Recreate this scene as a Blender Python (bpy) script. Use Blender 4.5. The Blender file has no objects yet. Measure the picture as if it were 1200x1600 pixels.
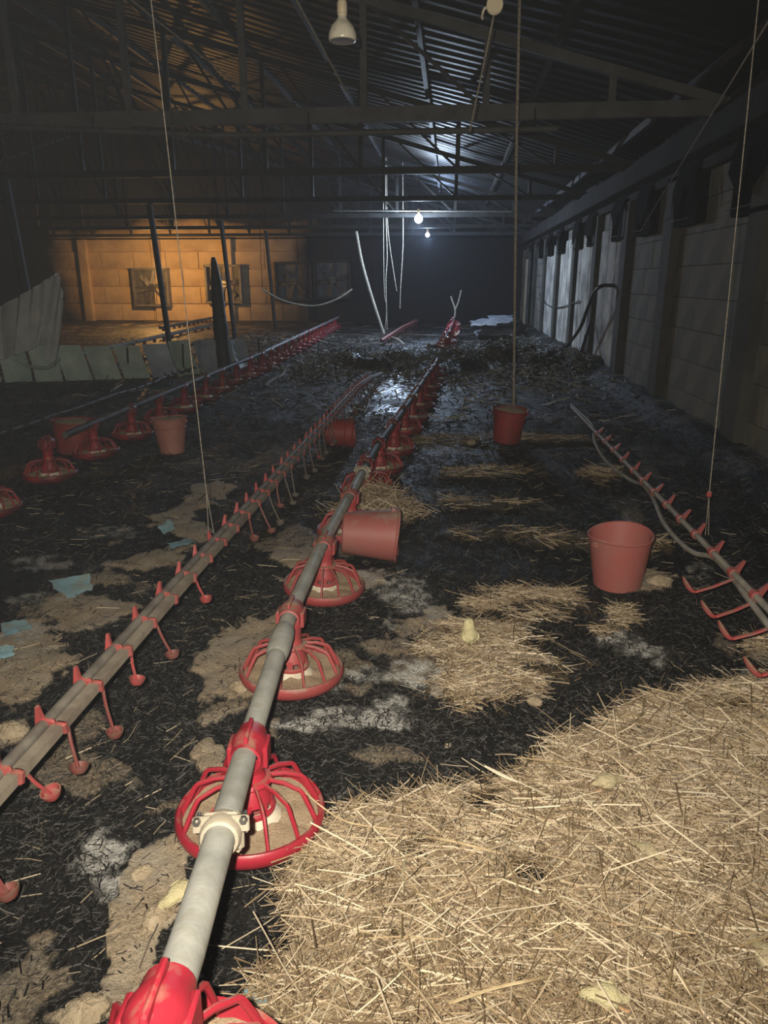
import bpy, math, random
import numpy as np
from mathutils import Vector, Matrix
random.seed(7); RS = np.random.RandomState(7)
SC = bpy.context.scene; COL = SC.collection
PI = math.pi
# ------------------------------------------------------------------ camera
CAMH = 1.38; PITCH = math.radians(17.4); YAW = math.radians(5.0); FPX = 1150.0
cd = bpy.data.cameras.new('camera'); cam = bpy.data.objects.new('camera', cd); COL.objects.link(cam)
cd.sensor_fit = 'VERTICAL'; cd.sensor_height = 36.0; cd.sensor_width = 27.0
cd.lens = FPX / 1600.0 * 36.0; cd.clip_start = 0.03; cd.clip_end = 200
cam.location = (0, 0, CAMH); cam.rotation_euler = (PI / 2 - PITCH, 0, YAW)
SC.camera = cam
# ------------------------------------------------------------------ world and exposure
w = bpy.data.worlds.new('world'); SC.world = w; w.use_nodes = True
bg = w.node_tree.nodes['Background']; bg.inputs[0].default_value = (0.03, 0.035, 0.05, 1); bg.inputs[1].default_value = 0.2
SC.view_settings.view_transform = 'Standard'; SC.view_settings.look = 'None'
SC.view_settings.exposure = 0.0; SC.view_settings.gamma = 1.0; SC.view_settings.use_curve_mapping = False
SC.cycles.volume_bounces = 0; SC.cycles.max_bounces = 5; SC.cycles.sample_clamp_indirect = 2.0
SC.cycles.use_denoising = True

# ------------------------------------------------------------------ geometry helpers: points of the place
cp, sp, cy_, sy_ = math.cos(PITCH), math.sin(PITCH), math.cos(YAW), math.sin(YAW)
def ray(px, py):
    x = (px - 600) / FPX; u = -(py - 800) / FPX
    f = cp + u * sp; z = u * cp - sp
    return (x * cy_ - f * sy_, x * sy_ + f * cy_, z)
def on_z(px, py, z=0.0):
    d = ray(px, py); t = (z - CAMH) / d[2]; return Vector((d[0] * t, d[1] * t, z))
def on_y(px, py, Y):
    d = ray(px, py); t = Y / d[1]; return Vector((d[0] * t, Y, CAMH + d[2] * t))
def on_x(px, py, X):
    d = ray(px, py); t = X / d[0]; return Vector((X, d[1] * t, CAMH + d[2] * t))
def proj(X, Y, Z):
    r = X * cy_ + Y * sy_; f = -X * sy_ + Y * cy_; z = Z - CAMH
    zc = np.maximum(f * cp - z * sp, 0.05); up = z * cp + f * sp
    return 600 + FPX * r / zc, 800 - FPX * up / zc

# ------------------------------------------------------------------ lights
def light(name, kind, loc, power, color, **kw):
    l = bpy.data.lights.new(name, kind); l.energy = power; l.color = color
    for k, v in kw.items(): setattr(l, k, v)
    o = bpy.data.objects.new(name, l); o.location = loc; COL.objects.link(o); return o
torch = light('phone_torch', 'SPOT', (-0.05, -0.02, CAMH + 0.05), 390.0, (1.0, 0.90, 0.74),
              spot_size=math.radians(124), spot_blend=1.0, shadow_soft_size=0.012)
torch.rotation_euler = (PI / 2 - PITCH * 0.85, 0, YAW * 0.9)
L1 = on_y(654, 342, 17.0); L2 = on_y(668, 367, 21.6); L3 = on_y(246, 412, 24.2)
light('lamp_light', 'POINT', L1 - Vector((0, 0, .12)), 300.0, (0.62, 0.78, 1.0), shadow_soft_size=0.06)
light('lamp_light', 'POINT', L2 - Vector((0, 0, .12)), 200.0, (0.46, 0.64, 1.0), shadow_soft_size=0.06)
light('lamp_light', 'POINT', L3 - Vector((0, 0, .08)), 360.0, (1.0, 0.52, 0.15), shadow_soft_size=0.06)

# ------------------------------------------------------------------ noise (numpy)
def vnoise(x, y, seed=0):
    xi = np.floor(x).astype(np.int64); yi = np.floor(y).astype(np.int64)
    fx = x - xi; fy = y - yi; fx = fx * fx * (3 - 2 * fx); fy = fy * fy * (3 - 2 * fy)
    def h(a, b):
        n = (a * 374761393 + b * 668265263 + seed * 1442695041) & 0xffffffff
        n = ((n ^ (n >> 13)) * 1274126177) & 0xffffffff
        return ((n ^ (n >> 16)) & 0xffff) / 65535.0
    a = h(xi, yi); b = h(xi + 1, yi); c = h(xi, yi + 1); d = h(xi + 1, yi + 1)
    return (a * (1 - fx) + b * fx) * (1 - fy) + (c * (1 - fx) + d * fx) * fy
def fbm(x, y, oct=4, seed=0, gain=.5):
    s = 0; a = 1; t = 0
    for i in range(oct):
        s = s + a * vnoise(x, y, seed + i * 17); t += a; a *= gain; x = x * 2.03 + 5.1; y = y * 2.03 + 1.7
    return s / t
def sstep(a, b, x):
    t = np.clip((x - a) / (b - a), 0, 1); return t * t * (3 - 2 * t)

# ------------------------------------------------------------------ the litter: where straw, feed crust, ash and wet lie
def pip(px, py, poly):
    c = np.zeros(px.shape, bool); n = len(poly); j = n - 1
    for i in range(n):
        xi, yi = poly[i]; xj, yj = poly[j]
        m = ((yi > py) != (yj > py)) & (px < (xj - xi) * (py - yi) / (yj - yi + 1e-9) + xi)
        c ^= m; j = i
    return c
def W(pts): return [tuple(on_z(a, b)[:2]) for a, b in pts]
STRAW_POLY = W([(1640, 1010), (1260, 1075), (1120, 1088), (1010, 1120), (945, 1148), (880, 1175), (850, 1215), (790, 1250), (700, 1268), (640, 1285),
                (560, 1300), (505, 1345), (478, 1400), (462, 1450), (430, 1500), (400, 1535), (395, 1600), (370, 1900), (1800, 1900)])
SPILL_POLY = W([(215, 1335), (262, 1318), (300, 1345), (312, 1400), (268, 1470), (262, 1540), (210, 1600), (170, 1560), (150, 1515), (190, 1460), (198, 1400)])
def ell(cx, cy, rx, ry, ang=0, s=1.0):
    """a patch whose middle, right end and near end are three points of the ground"""
    a = math.radians(ang); c = on_z(cx, cy)
    e1 = on_z(cx + rx * math.cos(a), cy - rx * math.sin(a)) - c; e2 = on_z(cx + ry * math.sin(a), cy + ry * math.cos(a)) - c
    M = np.linalg.inv(np.array([[e1.x, e2.x], [e1.y, e2.y]])); return (c.x, c.y, M, s)
TAN = [ell(*e) for e in [(25, 1030, 80, 66, 20), (125, 955, 72, 42, -8), (325, 772, 46, 20, 18), (285, 800, 52, 18, 25), (235, 875, 78, 17, 12), (300, 832, 40, 20, 0),
       (460, 868, 48, 16, 0), (365, 1030, 60, 62, 25), (400, 990, 55, 26, 30), (330, 1192, 36, 32, 0), (12, 1148, 34, 24, 0), (180, 950, 40, 20), (560, 905, 60, 18),
       (660, 975, 60, 28, 10, .7), (230, 1560, 90, 45, 0), (120, 1590, 60, 22), (605, 1010, 60, 14, 0, .6), (700, 1075, 40, 14, 0, .9), (985, 905, 62, 20, 0, 1),
       (150, 905, 55, 10, 0, .6), (520, 1040, 60, 30, 0, .5), (350, 1110, 46, 22, 20, .6), (590, 1180, 70, 22, 0, .5), (1190, 1020, 40, 30, 0, .6)]]
ASH = [ell(*e) for e in [(640, 935, 72, 46, -18), (590, 905, 70, 22, 0, .8), (640, 1050, 110, 24, 0, .9), (560, 1120, 130, 24, 0, 1.3), (490, 1135, 90, 16, 0, 1.2), (610, 1105, 40, 30, 0, 1.2),
       (150, 1345, 58, 52, 60, .9), (165, 1395, 36, 30, 0, .8), (985, 1003, 60, 27, -20, 1.2), (70, 880, 80, 18, 0, .6), (170, 832, 66, 16, 0, .55), (1175, 1075, 50, 32, 0, .8), (690, 1078, 45, 13, 0, .9),
       (40, 1000, 60, 22, 0, .6), (60, 938, 60, 14, 0, .6), (650, 775, 120, 20, 0, .35), (380, 1240, 20, 30, 0, .6), (1090, 893, 36, 12, 0, .6), (500, 1060, 60, 30, 0, .5)]]
MATS = [ell(*e) for e in [(790, 1055, 108, 52, 8), (740, 1010, 80, 34, 0), (820, 945, 88, 30, 0, .8), (935, 748, 38, 13), (590, 785, 44, 20), (765, 790, 85, 12, 0, .7), (1000, 862, 60, 18, 0, .8),
        (755, 745, 80, 12, 0, .7), (840, 690, 110, 7, 0, .8), (790, 835, 120, 12, 0, .5), (690, 690, 60, 8, 0, .6), (860, 655, 110, 6, 0, .6), (150, 745, 50, 8, 0, .6), (960, 972, 40, 26, 30, .6), (880, 850, 90, 10, 0, .6), (735, 1055, 30, 50, 0, .8), (1190, 1020, 30, 18, 0, .7)]]
WET = [ell(*e) for e in [(640, 522, 50, 30), (660, 505, 50, 14), (625, 560, 22, 30), (620, 595, 26, 26, 30), (630, 575, 16, 16), (600, 612, 60, 14), (500, 548, 90, 20), (600, 640, 70, 12), (560, 560, 50, 14), (760, 530, 70, 16)]]
HOLES = [ell(*e) for e in [(826, 1402, 30, 34), (752, 1285, 34, 26), (648, 1352, 24, 24), (1130, 1120, 40, 12), (600, 1500, 16, 14), (1090, 1380, 20, 14), (850, 1590, 20, 14)]]
def field(x, y, lst, seed, warp=.28, soft=.35):
    nx = fbm(x * 7, y * 7, 4, seed) - .5; ny = fbm(x * 7 + 31, y * 7, 4, seed + 5) - .5
    nb = fbm(x * 22, y * 22, 3, seed + 9) - .5
    out = np.zeros(x.shape)
    for cx, cy, M, s in lst:
        a = M[0, 0] * (x - cx) + M[0, 1] * (y - cy); b = M[1, 0] * (x - cx) + M[1, 1] * (y - cy)
        r = np.sqrt((a + nx * 1.1) ** 2 + (b + ny * 1.1) ** 2) + nb * .7
        out = np.maximum(out, s * sstep(1.05, 1.05 - soft, r))
    return out
def straw_zone(x, y):
    nx = (fbm(x * 6, y * 6, 4, 3) - .5) * .16; ny = (fbm(x * 6 + 9, y * 6, 4, 4) - .5) * .16
    z = pip(x + nx, y + ny, STRAW_POLY)
    for cx, cy, M, s in HOLES:
        a = M[0, 0] * (x - cx) + M[0, 1] * (y - cy) + nx * 5; b = M[1, 0] * (x - cx) + M[1, 1] * (y - cy) + ny * 5; z &= (a * a + b * b) > 1
    return z
def masks(x, y):
    st = straw_zone(x, y).astype(float)
    d = np.sqrt(x * x + y * y)
    mats = field(x, y, MATS, 41)
    tan = field(x, y, TAN, 11)
    nx = (fbm(x * 14, y * 14, 4, 13) - .5) * .12
    tan = np.maximum(tan, pip(x + nx, y + nx, SPILL_POLY).astype(float))
    ash = field(x, y, ASH, 23, soft=.5) * (.35 + .75 * sstep(.3, .55, fbm(x * 26, y * 26, 3, 29)))
    far = sstep(4.2, 6.0, d)
    n = fbm(x * 1.5, y * 2.0, 5, 61); tan = np.maximum(tan, far * sstep(.56, .66, n) * .42)
    n = fbm(x * 1.7 + 4, y * 2.2, 5, 71); ash = np.maximum(ash, far * sstep(.58, .68, n) * .35)
    n = fbm(x * 3.5, y * 3.5, 5, 81); tan = np.maximum(tan, (1 - far) * sstep(.66, .72, n) * .5)
    wet = field(x, y, WET, 51, soft=.6)
    return st, mats, tan, ash, wet
def height(x, y, M=None):
    x = np.asarray(x, float); y = np.asarray(y, float)
    st, mats, tan, ash, wet = M if M is not None else masks(x, y)
    d = np.sqrt(x * x + y * y)
    h = (fbm(x * 1.3, y * 1.3, 3, 1) - .5) * .05 + (fbm(x * 9, y * 9, 4, 2) - .5) * .030 * (1 - wet * .9)
    h += (fbm(x * 40, y * 40, 3, 6) - .5) * .014 * (1 - wet) * np.clip(3.5 / (d + .1), .3, 1)
    h += sstep(.3, .6, tan) * .014 + mats * .03 + st * (.045 + (fbm(x * 4, y * 4, 3, 7) - .5) * .06)
    ridge = np.exp(-((y - 12.6 - .4 * np.sin(x * 1.7)) / .9) ** 2) * sstep(-2.6, -1.2, x) * (1 - sstep(1.7, 2.3, x) * .5)
    h += ridge * (.04 + .75 * np.clip(fbm(x * 3, y * 3, 4, 8) - .30, 0, 1)) * (1 - .85 * np.exp(-((x + .62) / .30) ** 2))
    h += np.exp(-((y - 15.5) / 1.5) ** 2) * .08 * fbm(x * 3, y * 3, 3, 9) * sstep(-3, -1, x)
    h += sstep(1.95, 2.3, x) * .12
    return h
def gz(x, y): return float(height(np.array([x]), np.array([y]))[0])
def G(px, py, dz=0.0):
    p = on_z(px, py)
    for _ in range(2): p = on_z(px, py, gz(p.x, p.y))
    p.z += dz; return p

# ------------------------------------------------------------------ materials
MATSD = {}
def mat(name, col, rough=.6, metal=0, spec=.5, noise=None, bump=0, bscale=60, emit=None, dust=None):
    """noise=(colour2, scale, low, high); dust=(colour, amount) settles on upward faces and in patches"""
    if name in MATSD: return MATSD[name]
    m = bpy.data.materials.new(name); m.use_nodes = True; nt = m.node_tree; N = nt.nodes; Lk = nt.links
    b = N['Principled BSDF']; b.inputs['Base Color'].default_value = (*col, 1); b.inputs['Roughness'].default_value = rough
    b.inputs['Metallic'].default_value = metal; b.inputs['Specular IOR Level'].default_value = spec
    tc = N.new('ShaderNodeTexCoord'); last = None
    def nz(scale, det=5, rgh=.6):
        t = N.new('ShaderNodeTexNoise'); t.inputs['Scale'].default_value = scale; t.inputs['Detail'].default_value = det; t.inputs['Roughness'].default_value = rgh
        Lk.new(tc.outputs['Object'], t.inputs['Vector']); return t
    def mix(a, bcol, fac):
        mx = N.new('ShaderNodeMix'); mx.data_type = 'RGBA'
        if a is None: mx.inputs[6].default_value = (*col, 1)
        else: Lk.new(a, mx.inputs[6])
        mx.inputs[7].default_value = (*bcol, 1); Lk.new(fac, mx.inputs[0]); return mx.outputs[2]
    if noise:
        t = nz(noise[1]); r = N.new('ShaderNodeMapRange'); r.inputs[1].default_value = noise[2]; r.inputs[2].default_value = noise[3]
        Lk.new(t.outputs[0], r.inputs[0]); last = mix(last, noise[0], r.outputs[0])
    if dust:
        t = nz(dust[2] if len(dust) > 2 else 14); g = N.new('ShaderNodeNewGeometry'); s = N.new('ShaderNodeSeparateXYZ'); Lk.new(g.outputs['Normal'], s.inputs[0])
        a = N.new('ShaderNodeMath'); a.operation = 'MULTIPLY_ADD'; a.inputs[1].default_value = .35; Lk.new(s.outputs[2], a.inputs[0]); Lk.new(t.outputs[0], a.inputs[2])
        r = N.new('ShaderNodeMapRange'); r.inputs[1].default_value = .85 - dust[1] * .5; r.inputs[2].default_value = 1.15 - dust[1] * .5; r.inputs[4].default_value = .9
        Lk.new(a.outputs[0], r.inputs[0]); last = mix(last, dust[0], r.outputs[0])
    if last is not None: Lk.new(last, b.inputs['Base Color'])
    if bump:
        t = nz(bscale, 6); bp = N.new('ShaderNodeBump'); bp.inputs['Strength'].default_value = bump; bp.inputs['Distance'].default_value = .01
        Lk.new(t.outputs[0], bp.inputs['Height']); Lk.new(bp.outputs[0], b.inputs['Normal'])
    if emit: b.inputs['Emission Color'].default_value = (*emit[0], 1); b.inputs['Emission Strength'].default_value = emit[1]
    MATSD[name] = m; return m
def attr_mat(name, rough=.6, spec=.4, sheen=0):
    m = bpy.data.materials.new(name); m.use_nodes = True; N = m.node_tree.nodes; b = N['Principled BSDF']
    a = N.new('ShaderNodeAttribute'); a.attribute_name = 'Col'; m.node_tree.links.new(a.outputs['Color'], b.inputs['Base Color'])
    b.inputs['Roughness'].default_value = rough; b.inputs['Specular IOR Level'].default_value = spec; return m
DUST = (.30, .24, .17)
RED = mat('red_plastic', (.36, .018, .036), .4, noise=((.29, .022, .036), 9, .35, .7), dust=(DUST, .10, 18), bump=.08)
RED_D = mat('dusty_red_plastic', (.36, .05, .055), .55, noise=((.26, .06, .055), 7, .35, .7), dust=(DUST, .42, 14), bump=.15)
RED_S = mat('sooty_red_plastic', (.30, .022, .022), .5, noise=((.06, .012, .012), 8, .4, .65), dust=(DUST, .12, 20), bump=.2)
BUCK = mat('bucket_plastic', (.36, .095, .085), .55, noise=((.32, .135, .115), 6, .3, .7), dust=((.34, .26, .2), .18, 12), bump=.12, bscale=30)
BUCK2 = mat('sooty_bucket_plastic', (.30, .035, .028), .55, noise=((.16, .028, .024), 6, .35, .65), dust=((.25, .18, .12), .1, 12), bump=.12, bscale=30)
BUCK3 = mat('faded_bucket_plastic', (.34, .125, .095), .6, noise=((.42, .2, .15), 6, .3, .7), dust=((.3, .22, .16), .2, 12), bump=.12, bscale=30)
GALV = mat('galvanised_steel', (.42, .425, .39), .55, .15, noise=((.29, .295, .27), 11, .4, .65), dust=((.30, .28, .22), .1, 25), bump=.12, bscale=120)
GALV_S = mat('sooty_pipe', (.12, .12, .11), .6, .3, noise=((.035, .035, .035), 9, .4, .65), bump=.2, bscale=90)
RAIL = mat('dusty_drinker_rail', (.33, .29, .23), .65, .1, noise=((.2, .165, .13), 14, .35, .65), bump=.15, bscale=80)
RAIL2 = mat('drinker_water_pipe', (.22, .20, .17), .6, .1, noise=((.12, .105, .09), 14, .35, .65), bump=.15, bscale=80)
RAILG = mat('grey_water_pipe', (.34, .32, .27), .6, 0, noise=((.22, .2, .17), 10, .4, .65), bump=.1, bscale=80)
CAST = mat('cast_clamp', (.42, .37, .29), .6, .1, noise=((.3, .26, .2), 20, .35, .7), bump=.2, bscale=150)
BOLT = mat('bolt_steel', (.22, .21, .19), .35, .8)
WHITEP = mat('feed_cone_plastic', (.68, .62, .50), .5, noise=((.48, .41, .3), 20, .4, .7))
FEED = mat('feed_crumbs', (.64, .49, .33), .95, noise=((.48, .35, .22), 90, .35, .65), bump=1.0, bscale=320)
ROPE = mat('rope_fibre', (.34, .30, .24), .8, noise=((.2, .17, .13), 60, .4, .6))
ROPEW = mat('pale_rope', (.60, .56, .46), .8, noise=((.35, .32, .27), 30, .4, .6))
CHARR = mat('charred_wood', (.014, .014, .015), .55, noise=((.04, .038, .035), 15, .5, .7), bump=.8, bscale=30)
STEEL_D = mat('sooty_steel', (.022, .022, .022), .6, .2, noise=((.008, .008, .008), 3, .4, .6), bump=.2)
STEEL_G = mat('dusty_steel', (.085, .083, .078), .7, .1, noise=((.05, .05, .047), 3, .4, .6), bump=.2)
ROOF = mat('sooty_roof_sheet', (.012, .012, .0125), .5, 0, .3, noise=((.006, .006, .0063), 1.1, .4, .6), bump=.15, bscale=8)
PLAS = mat('plaster_block', (.24, .235, .19), .9, noise=((.13, .13, .12), 1.6, .38, .66), bump=.5, bscale=18)
SANDW = mat('sandy_plaster', (.62, .46, .27), .9, noise=((.36, .25, .15), .9, .4, .68), bump=.5, bscale=9)
def soot_falloff_wall():
    # soot plus the lamp's falloff painted black: right part, left end and high gable
    m = SANDW; N = m.node_tree.nodes; K = m.node_tree.links; b = N['Principled BSDF']; src = b.inputs['Base Color'].links[0].from_socket
    g = N.new('ShaderNodeNewGeometry'); s = N.new('ShaderNodeSeparateXYZ'); K.new(g.outputs['Position'], s.inputs[0])
    t = N.new('ShaderNodeTexNoise'); t.inputs['Scale'].default_value = .5; t.inputs['Detail'].default_value = 6; K.new(g.outputs['Position'], t.inputs['Vector'])
    def mth(op, a, c):
        n = N.new('ShaderNodeMath'); n.operation = op
        for v, i in ((a, 0), (c, 1)):
            if isinstance(v, (int, float)): n.inputs[i].default_value = v
            else: K.new(v, n.inputs[i])
        return n.outputs[0]
    def rg(v, a, c):
        r = N.new('ShaderNodeMapRange'); K.new(v, r.inputs[0]); r.inputs[1].default_value = a; r.inputs[2].default_value = c; return r.outputs[0]
    nn = mth('MULTIPLY', mth('SUBTRACT', t.outputs[0], .5), 4.0)
    fx = rg(mth('ADD', s.outputs[0], nn), -8.2, -5.2); fz = rg(mth('ADD', s.outputs[2], mth('MULTIPLY', nn, .45)), 2.9, 3.3); fl = rg(mth('ADD', s.outputs[0], nn), -13.0, -14.6)
    f = mth('MAXIMUM', mth('MAXIMUM', fx, fz), fl)
    mx = N.new('ShaderNodeMix'); mx.data_type = 'RGBA'; K.new(f, mx.inputs[0]); K.new(src, mx.inputs[6]); mx.inputs[7].default_value = (.008, .008, .009, 1); K.new(mx.outputs[2], b.inputs['Base Color'])
soot_falloff_wall()
BLACK = mat('burnt_black', (.003, .003, .003), 1.0, 0, .05, noise=((.012, .012, .012), 12, .45, .7), bump=.4)
CABLE = mat('black_cable', (.01, .01, .01), .45)
TARP = mat('dusty_plastic_film', (.70, .71, .68), .55, noise=((.52, .53, .51), 4, .35, .7), bump=.4, bscale=10)
PANELG = mat('green_grey_panel', (.56, .70, .58), .5, noise=((.36, .45, .40), 4, .35, .7), bump=.2, bscale=8)
PANELB = mat('blue_grey_panel', (.50, .58, .66), .5, noise=((.3, .36, .42), 4, .35, .7), bump=.2, bscale=8)
BLUEP = mat('pale_blue_plastic', (.34, .60, .70), .5, noise=((.36, .40, .36), 18, .45, .7), bump=.2)
LAMPG = mat('heat_lamp_glass', (.62, .58, .47), .3, noise=((.45, .42, .33), 30, .45, .7))
LAMPF = mat('heat_lamp_face', (.22, .2, .22), .25)
SOCK = mat('lamp_socket', (.55, .46, .33), .5)
GLOWC = mat('lit_bulb_cool', (1, 1, 1), .3, emit=((.85, .93, 1.0), 60))
GLOWW = mat('lit_bulb_warm', (1, .7, .4), .3, emit=((1.0, .6, .25), 30))
YEL = mat('chick_down', (.74, .68, .40), .95, noise=((.64, .56, .32), 60, .35, .7), bump=.9, bscale=220)
YELP = mat('pale_chick_down', (.62, .54, .34), .95, noise=((.42, .34, .2), 50, .35, .7), bump=.9, bscale=220)
BEAK = mat('chick_beak', (.55, .3, .14), .5)
EYE = mat('chick_eye', (.01, .01, .01), .15)
CLOD = mat('litter_clod_crust', (.48, .40, .28), .95, noise=((.3, .23, .15), 30, .35, .7), bump=.9, bscale=90)
SHEETW = mat('fallen_white_sheet', (.50, .52, .54), .5, noise=((.16, .16, .17), 2.5, .45, .7), bump=.2)
STALK = mat('straw_stalk', (.50, .40, .24), .6, noise=((.38, .28, .16), 30, .4, .6))

# ------------------------------------------------------------------ mesh builder
class MB:
    def __init__(s): s.v = []; s.f = []
    def add(s, vs, fs):
        o = len(s.v); s.v += [tuple(p) for p in vs]; s.f += [tuple(i + o for i in f) for f in fs]; return s
    def box(s, c, size, R=None, bev=0.0):
        hx, hy, hz = [q / 2 for q in size]; c = Vector(c); R = R or Matrix.Identity(3)
        b = min(bev, hx, hy, hz) if bev else 0
        if not b:
            vs = [c + R @ Vector((x * hx, y * hy, z * hz)) for z in (-1, 1) for x, y in ((-1, -1), (1, -1), (1, 1), (-1, 1))]
            return s.add(vs, [(3, 2, 1, 0), (4, 5, 6, 7), (0, 1, 5, 4), (1, 2, 6, 5), (2, 3, 7, 6), (3, 0, 4, 7)])
        rings = []
        for z, i in ((-hz, b), (-hz + b, 0), (hz - b, 0), (hz, b)):
            x, y = hx - i, hy - i; k = b * .6
            rings.append([(-x + k, -y, z), (x - k, -y, z), (x, -y + k, z), (x, y - k, z), (x - k, y, z), (-x + k, y, z), (-x, y - k, z), (-x, -y + k, z)])
        vs = [c + R @ Vector(p) for r in rings for p in r]; fs = [tuple(range(7, -1, -1)), tuple(range(24, 32))]
        for k in range(3):
            for i in range(8): j = (i + 1) % 8; fs.append((k * 8 + i, k * 8 + j, k * 8 + 8 + j, k * 8 + 8 + i))
        return s.add(vs, fs)
    def tube(s, pts, r, n=8, caps=True, flat=1.0):
        pts = [Vector(p) for p in pts]; m = len(pts); rs = r if isinstance(r, (list, tuple)) else [r] * m
        vs = []; prev = None
        for i, p in enumerate(pts):
            t = (pts[min(i + 1, m - 1)] - pts[max(i - 1, 0)]).normalized()
            if prev is None: a = t.cross(Vector((0, 0, 1))); a = a if a.length > .05 else t.cross(Vector((1, 0, 0)))
            else: a = prev - t * prev.dot(t)
            a.normalize(); prev = a; b = t.cross(a)
            for k in range(n):
                q = 2 * PI * k / n; vs.append(p + a * (math.cos(q) * rs[i]) + b * (math.sin(q) * rs[i] * flat))
        fs = [(i * n + k, i * n + (k + 1) % n, (i + 1) * n + (k + 1) % n, (i + 1) * n + k) for i in range(m - 1) for k in range(n)]
        if caps: fs += [tuple(range(n - 1, -1, -1)), tuple(range((m - 1) * n, m * n))]
        return s.add(vs, fs)
    def lathe(s, prof, n=32, c=(0, 0, 0), R=None, jit=None):
        c = Vector(c); R = R or Matrix.Identity(3); vs = []
        for r, z in prof:
            for k in range(n): q = 2 * PI * k / n; vs.append(c + R @ Vector((r * math.cos(q), r * math.sin(q), z + (jit(q, r) if jit else 0))))
        m = len(prof)
        fs = [(i * n + k, i * n + (k + 1) % n, (i + 1) * n + (k + 1) % n, (i + 1) * n + k) for i in range(m - 1) for k in range(n)]
        return s.add(vs, fs)
    def disc(s, r, z, n=32, c=(0, 0, 0), R=None):
        c = Vector(c); R = R or Matrix.Identity(3)
        return s.add([c + R @ Vector((r * math.cos(2 * PI * k / n), r * math.sin(2 * PI * k / n), z)) for k in range(n)], [tuple(range(n))])
    def mesh(s, name, m, smooth=True):
        me = bpy.data.meshes.new(name); me.from_pydata(s.v, [], s.f)
        if smooth: me.shade_smooth() if hasattr(me, 'shade_smooth') else None
        me.materials.append(m); me.update()
        if smooth:
            try: me.set_sharp_from_angle(angle=math.radians(38))
            except Exception: pass
        return me
    def build(s, name, m, parent=None, smooth=True):
        o = bpy.data.objects.new(name, s.mesh(name, m, smooth)); COL.objects.link(o); o.parent = parent; return o
def link(name, me, parent=None):
    o = bpy.data.objects.new(name, me); COL.objects.link(o); o.parent = parent; return o
def tag(o, label=None, cat=None, group=None, kind=None):
    if label: o['label'] = label
    if cat: o['category'] = cat
    if group: o['group'] = group
    if kind: o['kind'] = kind
    return o
def empty(name, loc=(0, 0, 0), rz=0.0):
    o = bpy.data.objects.new(name, None); o.location = loc; o.rotation_euler = (0, 0, rz); o.empty_display_size = .1; COL.objects.link(o); return o
def copy_tree(o, parent=None):
    c = o.copy(); COL.objects.link(c); c.parent = parent
    for ch in list(o.children): copy_tree(ch, c)
    return c
def np_mesh(name, v, f, m, cols=None, smooth=False):
    """numpy vertices (n,3) and faces (m,k) to a mesh"""
    me = bpy.data.meshes.new(name); me.vertices.add(len(v)); me.vertices.foreach_set('co', v.astype(np.float32).ravel())
    k = f.shape[1]; me.loops.add(f.size); me.loops.foreach_set('vertex_index', f.astype(np.int32).ravel())
    me.polygons.add(len(f)); me.polygons.foreach_set('loop_start', np.arange(0, f.size, k, dtype=np.int32)); me.polygons.foreach_set('loop_total', np.full(len(f), k, np.int32))
    me.polygons.foreach_set('use_smooth', np.full(len(f), smooth))
    if cols is not None:
        a = me.color_attributes.new('Col', 'FLOAT_COLOR', 'POINT'); a.data.foreach_set('color', cols.astype(np.float32).ravel())
    me.materials.append(m); me.update(); me.validate(); return me
def arc(pts, n=6):
    """smooth curve through points (Catmull-Rom)"""
    P = [Vector(p) for p in pts]; P = [P[0] * 2 - P[1]] + P + [P[-1] * 2 - P[-2]]; out = []
    for i in range(1, len(P) - 2):
        for k in range(n):
            t = k / n; a, b, c, d = P[i - 1:i + 3]
            out.append(.5 * ((2 * b) + (c - a) * t + (2 * a - 5 * b + 4 * c - d) * t * t + (3 * b - a - 3 * c + d) * t ** 3))
    return out + [P[-2]]
ORD = ['first', 'second', 'third', 'fourth', 'fifth', 'sixth', 'seventh', 'eighth', 'ninth', 'tenth', 'eleventh', 'twelfth', 'thirteenth', 'fourteenth', 'fifteenth', 'sixteenth',
       'seventeenth', 'eighteenth', 'nineteenth', 'twentieth', 'twenty-first', 'twenty-second', 'twenty-third', 'twenty-fourth', 'twenty-fifth', 'twenty-sixth', 'twenty-seventh', 'twenty-eighth', 'twenty-ninth', 'thirtieth']

# ================================================================== THE SETTING
XR, XL, YF, YB, ZE, RIDGE, SLOPE = 2.42, -25.5, 27.0, -1.2, 2.82, -11.5, .27
def roofz(x): return ZE + SLOPE * ((XR - x) if x > RIDGE else (XR - RIDGE) - (RIDGE - x))
mb = MB().box(((XL + XR) / 2, (YF + YB) / 2, -.25), (XR - XL + .4, YF - YB + .4, .3))
tag(mb.build('floor', mat('compacted_floor', (.02, .02, .021), .8, bump=.4, bscale=20), smooth=False), kind='structure')

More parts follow.
